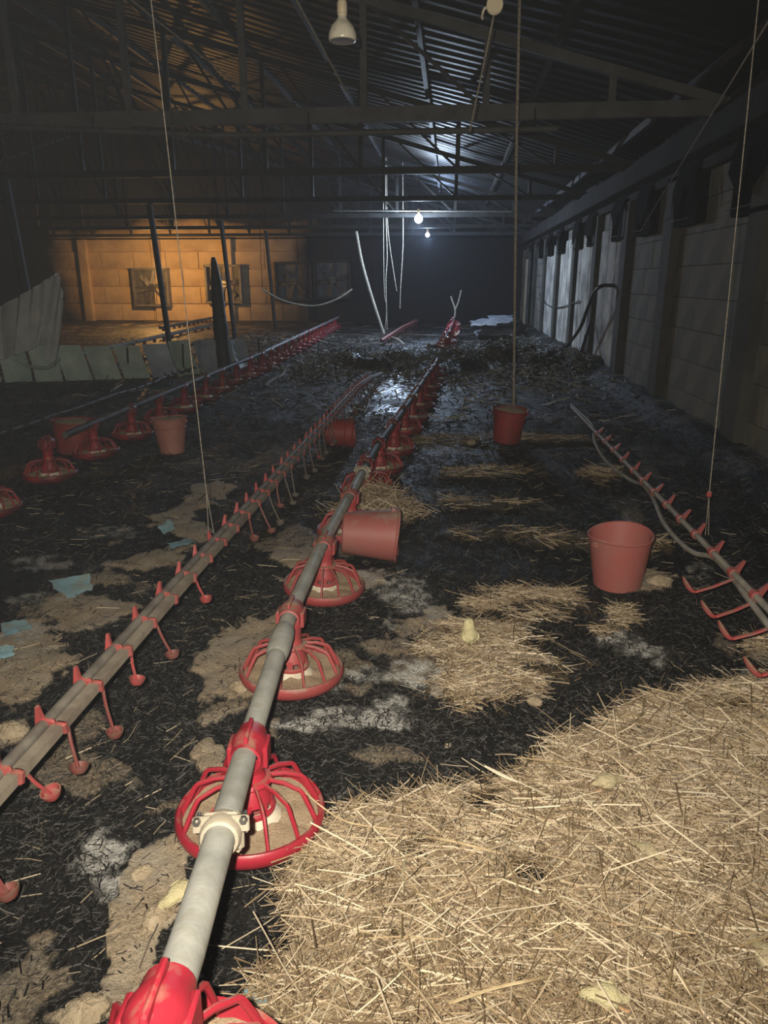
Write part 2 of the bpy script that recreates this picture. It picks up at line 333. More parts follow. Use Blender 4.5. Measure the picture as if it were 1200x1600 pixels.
# the burnt litter: one height field, finer towards the camera
def build_litter():
    nv, nu = 620, 560
    d = .35 * (27.6 / .35) ** (np.linspace(0, 1, nv) ** .86); d = np.concatenate([[-1.0, -.3, 0.1], d])
    u = np.linspace(0, 1, nu); D, U = np.meshgrid(d, u, indexing='ij')
    left = -(1.7 + .82 * np.abs(D)); right = np.minimum(1.7 + .62 * np.abs(D), XR - .02)
    X = left + (right - left) * U; Y = np.minimum(D, YF - .02)
    M = masks(X, Y); Z = height(X, Y, M)
    st, mats, tan, ash, wet = M
    V = np.stack([X, Y, Z], -1).reshape(-1, 3)
    n0, n1 = X.shape; i = np.arange(n0 - 1)[:, None] * n1 + np.arange(n1 - 1)[None, :]; i = i.ravel()
    F = np.stack([i, i + 1, i + n1 + 1, i + n1], 1)
    C = np.stack([np.clip(tan, 0, 1), np.clip(ash, 0, 1.3) / 1.3, wet, np.maximum(st, mats)], -1).reshape(-1, 4)
    m = bpy.data.materials.new('burnt_litter'); m.use_nodes = True; nt = m.node_tree; N = nt.nodes; K = nt.links
    b = N['Principled BSDF']; tc = N.new('ShaderNodeTexCoord'); at = N.new('ShaderNodeAttribute'); at.attribute_name = 'Col'
    sep = N.new('ShaderNodeSeparateColor'); K.new(at.outputs['Color'], sep.inputs[0])
    def nz(s, det=6, r=.65):
        t = N.new('ShaderNodeTexNoise'); t.inputs['Scale'].default_value = s; t.inputs['Detail'].default_value = det; t.inputs['Roughness'].default_value = r
        K.new(tc.outputs['Object'], t.inputs['Vector']); return t.outputs[0]
    def rng(v, a, c, lo=0, hi=1):
        r = N.new('ShaderNodeMapRange'); K.new(v, r.inputs[0]); r.inputs[1].default_value = a; r.inputs[2].default_value = c; r.inputs[3].default_value = lo; r.inputs[4].default_value = hi; return r.outputs[0]
    def mix(f, a, c):
        x = N.new('ShaderNodeMix'); x.data_type = 'RGBA'; K.new(f, x.inputs[0])
        for v, s in ((a, 6), (c, 7)):
            if isinstance(v, tuple): x.inputs[s].default_value = (*v, 1)
            else: K.new(v, x.inputs[s])
        return x.outputs[2]
    def math_(op, a, c):
        x = N.new('ShaderNodeMath'); x.operation = op
        for v, s in ((a, 0), (c, 1)):
            if isinstance(v, (int, float)): x.inputs[s].default_value = v
            else: K.new(v, x.inputs[s])
        return x.outputs[0]
    def brk(maskv, noise, k=.6, w=.22):   # a mask whose edge is broken by noise
        s = math_('ADD', maskv, math_('MULTIPLY', math_('SUBTRACT', noise, .5), k)); return rng(s, .5 - w, .5 + w)
    n90, n25, n250, n6 = nz(90), nz(25), nz(260, 3), nz(6)
    black = mix(rng(n25, .45, .72), (.006, .006, .0065), (.022, .021, .020)); black = mix(rng(n250, .60, .72), black, (.07, .066, .058))
    tanc = mix(rng(n90, .35, .65), (.33, .26, .175), (.56, .45, .32)); tanc = mix(rng(n250, .56, .7), tanc, (.12, .085, .055)); tanc = mix(rng(n6, .45, .7), tanc, (.44, .39, .31))
    ashc = mix(rng(n90, .3, .62), (.32, .315, .295), (.82, .81, .77)); ashc = mix(rng(n250, .58, .68), ashc, (.07, .068, .063))
    strc = mix(rng(n90, .35, .65), (.05, .033, .017), (.17, .12, .065))
    c = mix(brk(sep.outputs[0], n90), black, tanc)
    c = mix(math_('MULTIPLY', brk(sep.outputs[1], n25, 1.0, .35), .95), c, ashc)
    c = mix(brk(at.outputs['Alpha'], n90, .8), c, strc)
    K.new(c, b.inputs['Base Color'])
    K.new(math_('MULTIPLY', rng(sep.outputs[2], .2, .8, 1.0, .34), rng(n25, .4, .65, .42, .68)), b.inputs['Roughness'])
    b.inputs['Specular IOR Level'].default_value = .35
    bp = N.new('ShaderNodeBump'); bp.inputs['Distance'].default_value = .012
    K.new(math_('ADD', n90, math_('MULTIPLY', n250, .5)), bp.inputs['Height']); K.new(rng(sep.outputs[2], .2, .9, 1.0, .25), bp.inputs['Strength']); K.new(bp.outputs[0], b.inputs['Normal'])
    o = link('burnt_litter', np_mesh('burnt_litter', V, F, m, C, True)); return o
litter = build_litter()
tag(litter, 'charred black litter bed with tan feed crusts and ash patches', 'litter', kind='stuff')

# right wall: blocks between pilasters, ring beam on top
wr = tag(MB().box((XR + .16, (YF + YB) / 2, 1.3), (.2, YF - YB, 3.3)).build('wall_right', PLAS, smooth=False), kind='structure')
BL, BH = .62, .31
blk = MB().box((0, 0, 0), (.05, BL - .005, BH - .005), bev=.004).mesh('block', PLAS, False)
blk2 = MB().box((0, 0, 0), (.05, BL / 2 - .012, BH - .012), bev=.006).mesh('block', PLAS, False)
rest = MB()
y0 = 3.2
for r in range(8):
    z = BH / 2 + r * BH - .02; off = (r % 2) * BL / 2
    k = 0; y = y0 - off
    while y < YF - .2:
        yc = y + BL / 2
        if yc < 15.2 and yc > 3.0:
            o = link('block', blk, wr); o.location = (XR + .035 + random.uniform(-.003, .003), yc, z); o.rotation_euler = (0, random.uniform(-.008, .008), random.uniform(-.006, .006))
        else: rest.box((XR + .035 + random.uniform(-.005, .005), yc, z), (.05, BL - .012, BH - .012))
        y += BL
ro = rest.build('block_courses', PLAS, wr, False); ro['kind'] = 'stuff'
SOOTC = mat('sooty_concrete', (.035, .035, .033), .95, 0, .2, noise=((.018, .018, .018), 2, .4, .65), bump=.4)
PLASD = mat('sooty_pilaster', (.075, .073, .06), .9, noise=((.04, .04, .036), 2, .4, .65), bump=.5, bscale=20)
PLASP = mat('lamp_paled_render', (.72, .71, .64), .9, noise=((.24, .235, .22), 2.2, .35, .65), bump=.4, bscale=20)  # paled so the colour carries part of the lamps' light on this stretch
for py in (6.35, 8.85, 11.0, 13.2, 15.4, 17.8, 20.2, 22.6, 25.0):
    MB().box((XR - .03, py, 1.2), (.10, .34, 2.5), bev=.01).build('pilaster', PLASD, wr, False)
for (ya, yb) in ((11.4, 12.9), (13.5, 15.1), (15.7, 17.5), (18.1, 20.0)):
    n = 5
    for k in range(n):
        yy = ya + (yb - ya) * (k + .5) / n
        MB().box((XR - .004 - random.uniform(0, .008), yy, 1.12 + random.uniform(-.05, .03)), (.03, (yb - ya) / n - .02, 2.1), bev=.004).build('render_panel', PLASP, wr, False)
MB().box((XR - .10, (YF + YB) / 2, 2.66), (.24, YF - YB, .26), bev=.015).build('ring_beam', SOOTC, wr, False)
MB().box((XR - .03, (YF + YB) / 2, 2.44), (.10, YF - YB, .10), bev=.01).build('ledge', SOOTC, wr, False)
MB().box((XR + .10, (YF + YB) / 2, 2.9), (.16, YF - YB, .3), bev=.01).build('eave_course', SOOTC, wr, False)

# far gable wall in sandy blocks, left and back walls
wf = tag(MB().box(((XL + XR) / 2, YF + .16, 1.3), (XR - XL, .2, 3.1)).build('wall_far', SANDW, smooth=False), kind='structure')
g = MB(); g.add([(XL, YF + .06, 2.8), (XR, YF + .06, 2.8), (RIDGE, YF + .06, roofz(RIDGE)), (XL, YF + .26, 2.8), (XR, YF + .26, 2.8), (RIDGE, YF + .26, roofz(RIDGE))],
                [(0, 1, 2), (5, 4, 3), (0, 3, 4, 1), (1, 4, 5, 2), (2, 5, 3, 0)]); g.build('gable', SANDW, wf, False)
b2 = MB().box((0, 0, 0), (1.18, .05, .575), bev=.008).mesh('block', SANDW, False)
for r in range(4):
    for k in range(12):
        x = -16.2 + k * 1.2 + (r % 2) * .6
        o = link('block', b2, wf); o.location = (x, YF + .035 + random.uniform(-.01, .01), .30 + r * .6); o.rotation_euler = (random.uniform(-.006, .006), 0, 0)
for x in (-13.2, -10.5, -7.9, -5.2, -2.6):
    MB().box((x, YF - .05, 1.35), (.3, .2, 2.9), bev=.01).build('pilaster', SANDW, wf, False)
tag(MB().box((XL - .1, (YF + YB) / 2, 1.3), (.2, YF - YB, 3.1)).build('wall_left', PLAS, smooth=False), kind='structure')
tag(MB().box(((XL + XR) / 2, YB - .1, 1.3), (XR - XL + .4, .2, 3.1)).build('wall_back', PLAS, smooth=False), kind='structure')
# lit door gap far along the right wall, its light painted as a pale leaf
DOORM = mat('lit_gap_door', (.55, .50, .36), .7, noise=((.35, .32, .24), 3, .4, .7))
dr = tag(MB().box((XR - .10, 24.0, 1.02), (.05, .95, 2.02), bev=.01).build('door_1', DOORM, smooth=False), kind='structure')
for yy, zz, s in ((23.5, 1.02, (.08, .07, 2.1)), (24.5, 1.02, (.08, .07, 2.1)), (24.0, 2.1, (.08, 1.07, .08))): MB().box((XR - .11, yy, zz), s).build('door_frame', STEEL_G, dr, False)

# corrugated roof
def roof_side(xa, xb, name):
    vs = []; fs = []; ys = np.arange(YB - .2, YF + .3, .0625); nx = 12; i = 0
    prof = [0, .018, .018, 0]
    for j, y in enumerate(ys):
        for k in range(nx + 1):
            x = xa + (xb - xa) * k / nx; sag = .03 * math.sin(x * 1.3 + y * .7)
            vs.append((x, y, roofz(x) + .14 + prof[j % 4] + sag))
    for j in range(len(ys) - 1):
        for k in range(nx): a = j * (nx + 1) + k; fs.append((a, a + 1, a + nx + 2, a + nx + 1))
    o = MB().add(vs, fs).build(name, ROOF, ceil, False)
    return o
ceil = empty('ceiling', (0, 0, 0)); tag(ceil, kind='structure')
roof_side(XR + .3, RIDGE, 'roof_sheet'); roof_side(RIDGE, XL - .2, 'roof_sheet')
for k in range(12):     # purlins along the house, right slope; a few on the left one
    x = XR - .35 - k * 1.22; MB().box((x, (YF + YB) / 2, roofz(x) + .10), (.05, YF - YB, .08)).build('purlin', STEEL_D, ceil, False)
for k in range(6):
    x = RIDGE - 1.2 - k * 2.2; MB().box((x, (YF + YB) / 2, roofz(x) + .10), (.05, YF - YB, .08)).build('purlin', STEEL_D, ceil, False)

# trusses
TY = [7.3, 10.8, 14.3, 17.8, 21.3, 24.6]
def beam(mb, a, b, w, h):
    a, b = Vector(a), Vector(b); d = b - a; L = d.length; z = d.normalized(); y = Vector((0, 1, 0)); x = y.cross(z).normalized()
    R = Matrix((x, y, z)).transposed(); mb.box((a + b) / 2, (h, w, L), R); return mb
for i, Y in enumerate(TY):
    m = STEEL_G if i == 0 else STEEL_D
    t = empty('roof_truss', (XR, Y, ZE))
    tag(t, '%s sooty steel roof truss from the camera, running across the shed' % ORD[i] if i else 'nearest dusty grey roof truss crossing the top of the view', 'truss', 'steel roof trusses across the shed')
    def P(x, z): return (x - XR, 0, z - ZE)
    h = .125 if i == 0 else .09
    beam(MB(), P(XR - .18, ZE - .02), P(XL + .3, ZE - .02), .07, h).build('bottom_chord', m, t, False)
    beam(MB(), P(XR - .1, roofz(XR) + .02), P(RIDGE, roofz(RIDGE) + .02), .06, .08).build('top_chord', m, t, False)
    beam(MB(), P(RIDGE, roofz(RIDGE) + .02), P(XL + .3, roofz(XL) + .02), .06, .08).build('top_chord', m, t, False)
    k = 1; x = XR - 1.08
    while x > -21:
        if i == 0 and x > XR - 1.2: pass
        beam(MB(), P(x, ZE), P(x, roofz(x)), .045, .06).build('upright', m, t, False)
        if k % 2 == 0 or i: 
            x2 = x - 1.08; beam(MB(), P(x, ZE), P(x2, roofz(x2)), .03, .03).build('diagonal', STEEL_D, t, False)
        x -= 1.08 if i == 0 else 1.3; k += 1
# water pipe strung under the nearest truss
p = MB(); a = on_y(872, 201, 7.2); b = on_y(-40, 196, 7.2); 
p.tube([a, Vector((a.x - 3, 7.2, a.z - .01)), b, b + Vector((-8, 0, 0))], .027, 10)
pp = tag(p.build('water_pipe', STEEL_G), 'thin grey pipe running under the nearest roof truss', 'pipe')
for x in (a.x - .2, a.x - 2.2, a.x - 4.2, a.x - 6.2): MB().tube([(x, 7.2, a.z), (x, 7.26, ZE)], .008, 6).build('hanger', STEEL_D, pp)
# slim stair-like brace pole low at the far trusses and the posts that carry them
for i, Y in enumerate((10.8, 14.55, 18.3, 22.0)):
    xp = on_y((35, 246, 352, 420)[i], (450, 415, 400, 420)[i], Y).x; mbp = MB().tube([(xp + .12, Y, gz(xp, Y) - .05), (xp - .05, Y, ZE - .06)], .055 if i else .075, 10)
    tag(mbp.build('support_post', STEEL_D), ['thick dark steel post behind the draped sheet at the far left', 'thin dark post standing before the left wall fan of the lit wall', 'dark post farther back between the two lit wall fans', 'farthest dark post by the lit end wall'][i], 'post')

# black openings of burnt air inlets high on the right wall
def inlet(y, wd, ht, z, label, tilt=0):
    t = empty('air_inlet', (XR - .02, y, z)); tag(t, label, 'inlet', 'burnt air inlets high on the right wall')
    m = MB()
    for c, s in (((0, 0, ht / 2), (.13, wd, .035)), ((0, 0, -ht / 2), (.13, wd, .035)), ((0, wd / 2, 0), (.13, .035, ht)), ((0, -wd / 2, 0), (.13, .035, ht))): m.box(c, s)
    m.build('frame', BLACK, t, False); MB().box((.0, 0, 0), (.02, wd - .03, ht - .03)).build('back_panel', BLACK, t, False)
    R = Matrix.Rotation(math.radians(18 + tilt), 3, 'Y')
    f = MB()
    n = 7                               # melted flap: a sagging sheet with a torn lower edge
    vs = []; 
    for i in range(n + 1):
        yy = -wd / 2 + wd * i / n; low = random.uniform(.25, .9)
        vs += [(-.06, yy, ht / 2), (-.11, yy, ht / 2 - ht * low * .5), (-.12 + random.uniform(-.02, .02), yy, ht / 2 - ht * low), (-.10, yy, ht / 2 - ht * low * .5), (-.05, yy, ht / 2)]
    fs = [(i * 5 + k, i * 5 + k + 1, i * 5 + 5 + k + 1, i * 5 + 5 + k) for i in range(n) for k in range(4)]
    f.add(vs, fs).build('melted_flap', BLACK, t)
    MB().tube([(-.13, -wd / 2 + .05, -ht / 2 + .03), (-.13, wd / 2 - .05, -ht / 2 + .035)], .004, 6).build('edge_wire', GALV_S, t)
INL = [(1195, 238, 1.1, .62), (1075, 295, .72, .56), (1008, 318, .7, .56), (968, 334, .8, .54), (925, 350, .7, .5), (903, 358, .7, .5), (877, 370, .8, .5), (860, 378, .8, .48), (845, 384, .8, .46), (832, 392, .8, .44)]
WNAMES = ['widest burnt inlet, cut by the frame edge', 'black square inlet nearest after the cut-off one', 'third black inlet with sagging flap', 'fourth black inlet from the camera', 'fifth black inlet, torn lower edge',
          'sixth black inlet beside the fifth', 'seventh black inlet above the pale wall', 'eighth black inlet above the pale wall', 'ninth small black inlet', 'farthest small black inlet']
for (px, py, wd, ht), nm in zip(INL, WNAMES):
    q = on_x(px, py, XR - .08); inlet(q.y, wd, ht, 2.22, nm + ' high on the concrete wall')

# exhaust fans on the far lit wall
def fan(px, py, label, dim=False):
    q = on_y(px, py, YF - .16); t = empty('exhaust_fan', (q.x, q.y, q.z)); tag(t, label, 'fan', 'square exhaust fans on the end wall')
    S = 1.24; m = MB()
    for c, s in (((0, 0, S / 2), (S + .1, .26, .08)), ((0, 0, -S / 2), (S + .1, .26, .08)), ((S / 2, 0, 0), (.08, .26, S)), ((-S / 2, 0, 0), (.08, .26, S))): m.box(c, s, bev=.01)
    FM = STEEL_D if dim else mat('fan_housing', (.20, .19, .17), .6, .2, noise=((.11, .1, .09), 3, .4, .65)); FB = STEEL_G if dim else mat('fan_blade', (.26, .25, .22), .5, .3, noise=((.12, .11, .1), 3, .4, .65))  # dim fans get darker steel, shade put into their colour
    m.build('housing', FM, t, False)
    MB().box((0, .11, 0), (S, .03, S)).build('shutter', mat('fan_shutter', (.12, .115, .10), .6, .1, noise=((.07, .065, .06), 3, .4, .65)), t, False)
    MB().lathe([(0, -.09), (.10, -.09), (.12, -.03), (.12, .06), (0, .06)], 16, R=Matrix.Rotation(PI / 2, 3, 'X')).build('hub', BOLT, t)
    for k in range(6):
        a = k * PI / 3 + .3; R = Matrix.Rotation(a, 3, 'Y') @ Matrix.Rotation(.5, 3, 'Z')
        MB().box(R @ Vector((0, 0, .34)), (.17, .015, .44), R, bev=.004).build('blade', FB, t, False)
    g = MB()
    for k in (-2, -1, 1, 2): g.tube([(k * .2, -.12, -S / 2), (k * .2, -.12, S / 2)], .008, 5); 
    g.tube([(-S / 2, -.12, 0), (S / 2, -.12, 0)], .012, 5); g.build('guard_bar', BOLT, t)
fan(237, 449, 'square exhaust fan at the left of the lit end wall, behind the thin post')
fan(350, 444, 'square exhaust fan behind the charred post on the lit end wall')
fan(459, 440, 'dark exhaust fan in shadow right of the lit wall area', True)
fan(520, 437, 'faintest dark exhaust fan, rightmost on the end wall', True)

# ================================================================== FEEDER LINES
TH = 13
def grill_pts(a, R=.172):
    c, s = math.cos(a), math.sin(a)
    return [(c * r, s * r, z) for r, z in ((.040, .152), (.088, .148), (.128, .134), (.136, .126), (.154, .090), (R, .050))]
dish_prof = [(0, .004), (.10, 0), (.135, .004), (.166, .018), (.180, .030), (.187, .046), (.186, .062), (.181, .068), (.173, .066), (.170, .054), (.160, .030), (.125, .012), (0, .012)]
_cache = {}
def pan_meshes(M, lod):
    key = (M.name, lod)
    if key in _cache: return _cache[key]
    n = 48 if lod == 0 else 20
    d = {}
    d['dish'] = MB().lathe(dish_prof if lod == 0 else dish_prof[1:9], n).mesh('dish', M)
    d['feed'] = MB().lathe([(.168, .048), (.14, .046), (.10, .044), (.07, .048), (.045, .06)], n, jit=(lambda q, r: .006 * math.sin(q * 3) * math.cos(q * 5 + 1) + random.uniform(-.0015, .0015)) if lod == 0 else None).mesh('feed', FEED)
    d['feed_cone'] = MB().lathe([(.085, .034), (.062, .062), (.050, .075)], 28 if lod == 0 else 12).mesh('feed_cone', WHITEP)
    if lod == 0:
        ft = MB().lathe([(.060, .058), (.062, .074), (.058, .078), (.055, .078), (.055, .061)], 32)
        for k in range(8):
            a = 2 * PI * k / 8; ft.box((.052 * math.cos(a), .052 * math.sin(a), .088), (.006, .020, .03), Matrix.Rotation(a, 3, 'Z'))
        ft.lathe([(.055, .094), (.052, .110), (.036, .142), (.033, .142), (.048, .108), (.050, .094)], 32)
        d['feed_tube'] = ft.mesh('feed_tube', M)
        d['hub'] = MB().lathe([(.036, .138), (.052, .142), (.056, .148), (.052, .156), (.040, .158), (.034, .175), (.034, .185)], 32).mesh('hub', M)
        d['rib'] = MB().tube(grill_pts(0), .0044, 6, flat=1.5).mesh('rib', M)
    else:
        g = MB().lathe([(.055, .06), (.05, .11), (.035, .15), (.035, .185)], 12)
        for k in range(10): g.tube(grill_pts(2 * PI * k / 10)[::2], .006, 4)
        d['grill'] = g.mesh('grill', M)
    _cache[key] = d; return d
def pan(x, y, z, hp, M, lod, label, group, tilt=(0, 0), pz=None, axis=0.0):
    """pan feeder: z its foot, hp height of the pipe axis above the foot"""
    t = empty('pan_feeder', (x, y, z)); t.rotation_euler = (tilt[0], tilt[1], random.uniform(0, .4)); tag(t, label, 'feeder', group)
    d = pan_meshes(M, lod)
    for k in ('dish', 'feed', 'feed_cone', 'feed_tube', 'hub', 'grill'):
        if k in d: link(k, d[k], t)
    if 'rib' in d:
        for k in range(TH): o = link('rib', d['rib'], t); o.rotation_euler = (0, 0, 2 * PI * (k + .5) / TH)
    # drop neck and saddle that closes round the pipe
    c = MB(); n = 24 if lod == 0 else 10
    c.lathe([(.034, .17), (.036, hp - .05), (.045, hp - .035), (.045, hp - .01)], n)
    R = Matrix.Rotation(PI / 2, 3, 'X'); ax = Matrix.Rotation(axis - t.rotation_euler[2], 3, 'Z') @ R
    c.lathe([(.0315, -.062), (.037, -.060), (.040, -.030), (.046, -.012), (.046, .012), (.040, .030), (.037, .060), (.0315, .062)], n, (0, 0, hp), ax)
    if lod == 0:
        Rz = Matrix.Rotation(axis - t.rotation_euler[2], 3, 'Z')
        c.box((0, 0, hp + .046), (.010, .10, .018), Rz, bev=.003)
        for sx in (-1, 1): c.box(Rz @ Vector((sx * .043, 0, hp - .01)), (.012, .07, .055), Rz, bev=.003)
    c.build('collar', M, t); return t

# central line: pipe points follow the pans
XC = lambda Y: float(np.interp(Y, [.2, .76, 1.51, 2.31, 3.09, 5.2, 6.9, 9, 11.3, 17, 21], [-.30, -.355, -.470, -.535, -.55, -.50, -.40, -.30, -.2, .03, .12]))
ZC = lambda Y: float(np.interp(Y, [.2, .76, 1.51, 2.31, 3.09, 4.6, 6.9, 9.5, 11, 13, 14, 17, 21], [.55, .455, .285, .265, .25, .25, .24, .24, .20, .30, .34, .42, .45]))
pans_y = [.65, 1.51, 2.31, 3.09, 3.87, 4.64, 5.30, 6.05, 6.8, 7.5, 8.3, 9.0, 9.8, 10.5, 11.2]
SPEC = {0: 'nearest bright red pan feeder, cut off by the bottom of the view', 1: 'bright red pan feeder under the bolted clamp, full of tan feed', 2: 'red pan feeder with dusty spider grill beside the white ash',
        3: 'pinkish dusty pan feeder in front of the overturned bucket', 4: 'red pan feeder half hidden behind the overturned bucket mouth', 5: 'red pan feeder behind the clump of straw past the overturned bucket'}
for i, Y in enumerate(pans_y):
    x = XC(Y); zp = ZC(Y); hp = .192 if i == 0 else .235
    zf = zp - hp
    if i >= 2: zf = max(gz(x, Y) + .0, 0.0); hp = zp - zf
    ang = math.atan2(-(XC(Y + .2) - XC(Y - .2)), .4)
    M = RED if i < 2 else (RED_D if i in (2, 3, 4) else RED_S)
    tl = (-.15, 0) if i == 0 else ((-.05, .02) if i < 3 else (random.uniform(-.06, .06), random.uniform(-.06, .06)))
    pan(x, Y, zf, max(hp, .19), M, 0 if i < 9 else 1, SPEC.get(i, '%s pan feeder from the camera on the central feed pipe' % ORD[i]), 'pan feeders along the central pipe', tl, axis=ang)
fp = empty('feed_pipe', (0, 0, 0)); tag(fp, 'long grey steel feed pipe running from bottom left to the room middle', 'pipe')
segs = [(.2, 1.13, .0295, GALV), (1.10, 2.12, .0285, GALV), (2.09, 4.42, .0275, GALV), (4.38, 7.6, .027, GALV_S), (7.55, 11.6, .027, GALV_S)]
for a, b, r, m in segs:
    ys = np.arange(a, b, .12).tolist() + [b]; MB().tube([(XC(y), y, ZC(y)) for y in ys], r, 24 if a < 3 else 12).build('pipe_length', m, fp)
for n, (y, kind) in enumerate(((1.13, 0), (2.10, 1), (4.40, 0), (7.57, 0))):
    d = Vector((XC(y + .1) - XC(y - .1), .2, ZC(y + .1) - ZC(y - .1))).normalized(); xx = d.cross(Vector((0, 0, 1))).normalized(); zz = xx.cross(d)
    R = Matrix((xx, d, zz)).transposed(); c = Vector((XC(y), y, ZC(y)))
    Rl = R @ Matrix.Rotation(PI / 2, 3, 'X')
    if kind == 0:
        cl = MB().lathe([(.030, -.028), (.036, -.026), (.040, -.018), (.040, .018), (.036, .026), (.030, .028)], 24, c, Rl).box(c + R @ Vector((0, 0, .018)), (.108, .012, .036), R, bev=.005).box(c + R @ Vector((0, .004, .0)), (.086, .022, .080), R, bev=.014).build('clamp', CAST, fp)
        for s in (-1, 1):
            MB().tube([c + R @ Vector((s * .044, -.022, .030)), c + R @ Vector((s * .044, .020, .030))], .0045, 8).tube([c + R @ Vector((s * .044, -.016, .030)), c + R @ Vector((s * .044, -.007, .030))], .008, 6).build('bolt', BOLT, cl)
    else:
        MB().lathe([(.030, -.10), (.034, -.09), (.037, -.05), (.037, .05), (.033, .09), (.029, .10)], 24, c, Rl).build('coupling', GALV, fp)

# far stretch of the central line with closely hung pans and its V of cables
YV = np.arange(14.2, 20.2, .62)
for i, Y in enumerate(YV):
    x = XC(Y); g0 = gz(x, Y); pan(x, Y, g0 + .12 + .015 * i, .21, RED, 1, '%s pan of the raised far stretch of the central feed line' % ORD[i], 'raised pans at the far end of the central line', (random.uniform(-.3, .3), random.uniform(-.3, .3)))
m = MB().tube([(XC(Y), Y, gz(XC(Y), Y) + .33 + .015 * i) for i, Y in enumerate(YV)], .022, 10)
tag(m.build('feed_pipe', GALV_S), 'far raised stretch of feed pipe with bright red pans', 'pipe')
pv = Vector((XC(YV[-1]), YV[-1], gz(XC(YV[-1]), YV[-1]) + .33 + .015 * (len(YV) - 1))); 
m = MB().tube(arc([pv, pv + Vector((.02, 0, .22)), pv + Vector((-.10, .1, .55))], 4), .022, 6).tube(arc([pv + Vector((.02, 0, .22)), pv + Vector((.10, .1, .42)), pv + Vector((.16, .1, .70))], 4), .018, 6)
tag(m.build('cable_strand', ROPEW), 'pale forked cable rising from the far red pans', 'cable')

# left line
XLN = lambda Y: float(np.interp(Y, [3, 12, 27], [-2.8, -3.0, -3.7]))
ly = [4.15 + .76 * k for k in range(26)]
for i, Y in enumerate(ly):
    x = XLN(Y); z = gz(x, Y); lod = 0 if i < 5 else 1
    M = RED_S if i < 9 else RED
    pan(x, Y, max(z, .0), .27, M, lod, ('%s red pan feeder from the left edge on the left feed line' % ORD[i]), 'pan feeders along the left pipe', (random.uniform(-.05, .05), random.uniform(-.08, .08)))
fl = empty('feed_pipe', (0, 0, 0)); tag(fl, 'sooty feed pipe over the row of red pans at left', 'pipe')
MB().tube([(XLN(y), y, .285) for y in np.arange(5.2, 12.3, .5)], .026, 10).build('pipe_length', GALV_S, fl)
MB().tube([(XLN(y), y, .29) for y in np.arange(12.0, 24.1, .5)], .028, 10).build('pipe_length', mat('pale_pipe', (.42, .42, .42), .5, .2, noise=((.3, .3, .3), 6, .4, .6)), fl)  # far half of the pipe is paler than the near half

# ================================================================== DRINKER LINES
def cup_mesh(M, L=.12, side=1):
    m = MB(); m.tube(arc([(0, 0, 0), (side * .012, -.004, -L * .45), (side * .03, 0, -L)], 3), .0048, 6)
    m.lathe([(.004, -.006), (.017, -.004), (.024, .008), (.025, .016), (.022, .016), (.018, .004), (.004, .0)], 14, (side * .032, 0, -L - .008)); return m
def clip_mesh(M, s=1.0):
    m = MB(); m.box((.022, 0, -.002), (.030, .018, .040), bev=.007); m.box((-.012, 0, .003), (.040, .012, .038), bev=.006)
    m.add([(-.046, -.009, .0), (-.024, -.009, .0), (-.030, -.005, .058), (-.046, -.009 + .018, .0), (-.024, .009, .0), (-.030, .005, .058), (-.038, -.005, .058), (-.038, .005, .058)],
          [(0, 1, 2, 6), (4, 3, 7, 5), (1, 4, 5, 2), (3, 0, 6, 7), (2, 5, 7, 6)]); return m
PINKR = mat('faded_red_plastic', (.38, .06, .06), .5, noise=((.22, .07, .06), 20, .4, .6), dust=(DUST, .25, 20))
PINKS = mat('singed_red_plastic', (.20, .05, .045), .6, noise=((.16, .08, .06), 20, .4, .6), dust=(DUST, .25, 20))
d1 = empty('drinker_line', (-.985, 0, 0)); tag(d1, 'dusty nipple drinker line running diagonally at left of the central feed pipe', 'drinker')
ZD = lambda Y: float(np.interp(Y, [1, 8, 9.5, 11, 12], [.30, .28, .20, .08, .05]))
ys = np.arange(.7, 11.1, .25)
mr = MB(); 
prof = [(.003, -.014), (.031, -.014), (.031, .012), (.003, .012)]
vs = []; fs = []
for i, y in enumerate(ys):
    for px_, pz_ in prof: vs.append((px_, y, ZD(y) + pz_ + .003 * math.sin(y * 3)))
for i in range(len(ys) - 1):
    for k in range(4): a = i * 4 + k; b = i * 4 + (k + 1) % 4; fs.append((a, b, b + 4, a + 4))
mr.add(vs, fs).build('water_channel', RAIL, d1, False)
MB().tube([(-.021, y, ZD(y) + .006 + .003 * math.sin(y * 3)) for y in ys], .0155, 10).build('support_tube', RAIL2, d1)
clipm = clip_mesh(PINKR, .9).mesh('clip', PINKR); cups = [cup_mesh(PINKS, L).mesh('drip_cup', mm) for L, mm in ((.12, PINKS), (.15, PINKS), (.09, PINKR), (.17, mat('burnt_cup', (.12, .10, .085), .7)))]
yy = .95; k = 0
while yy < 9.4:
    o = link('clip', clipm, d1); o.location = (.003, yy, ZD(yy)); o.rotation_euler = (random.uniform(-.25, .25), random.uniform(-.08, .08), random.uniform(-.1, .1))
    if random.random() < .85:
        o = link('drip_cup', cups[k % 3] if yy < 2.9 else cups[random.choice((0, 1, 3, 3))], d1); o.location = (.022, yy + .03, ZD(yy) - .012); o.rotation_euler = (random.uniform(-.25, .2), random.uniform(-.25, .15), random.uniform(-.5, .5))
    yy += .2; k += 1
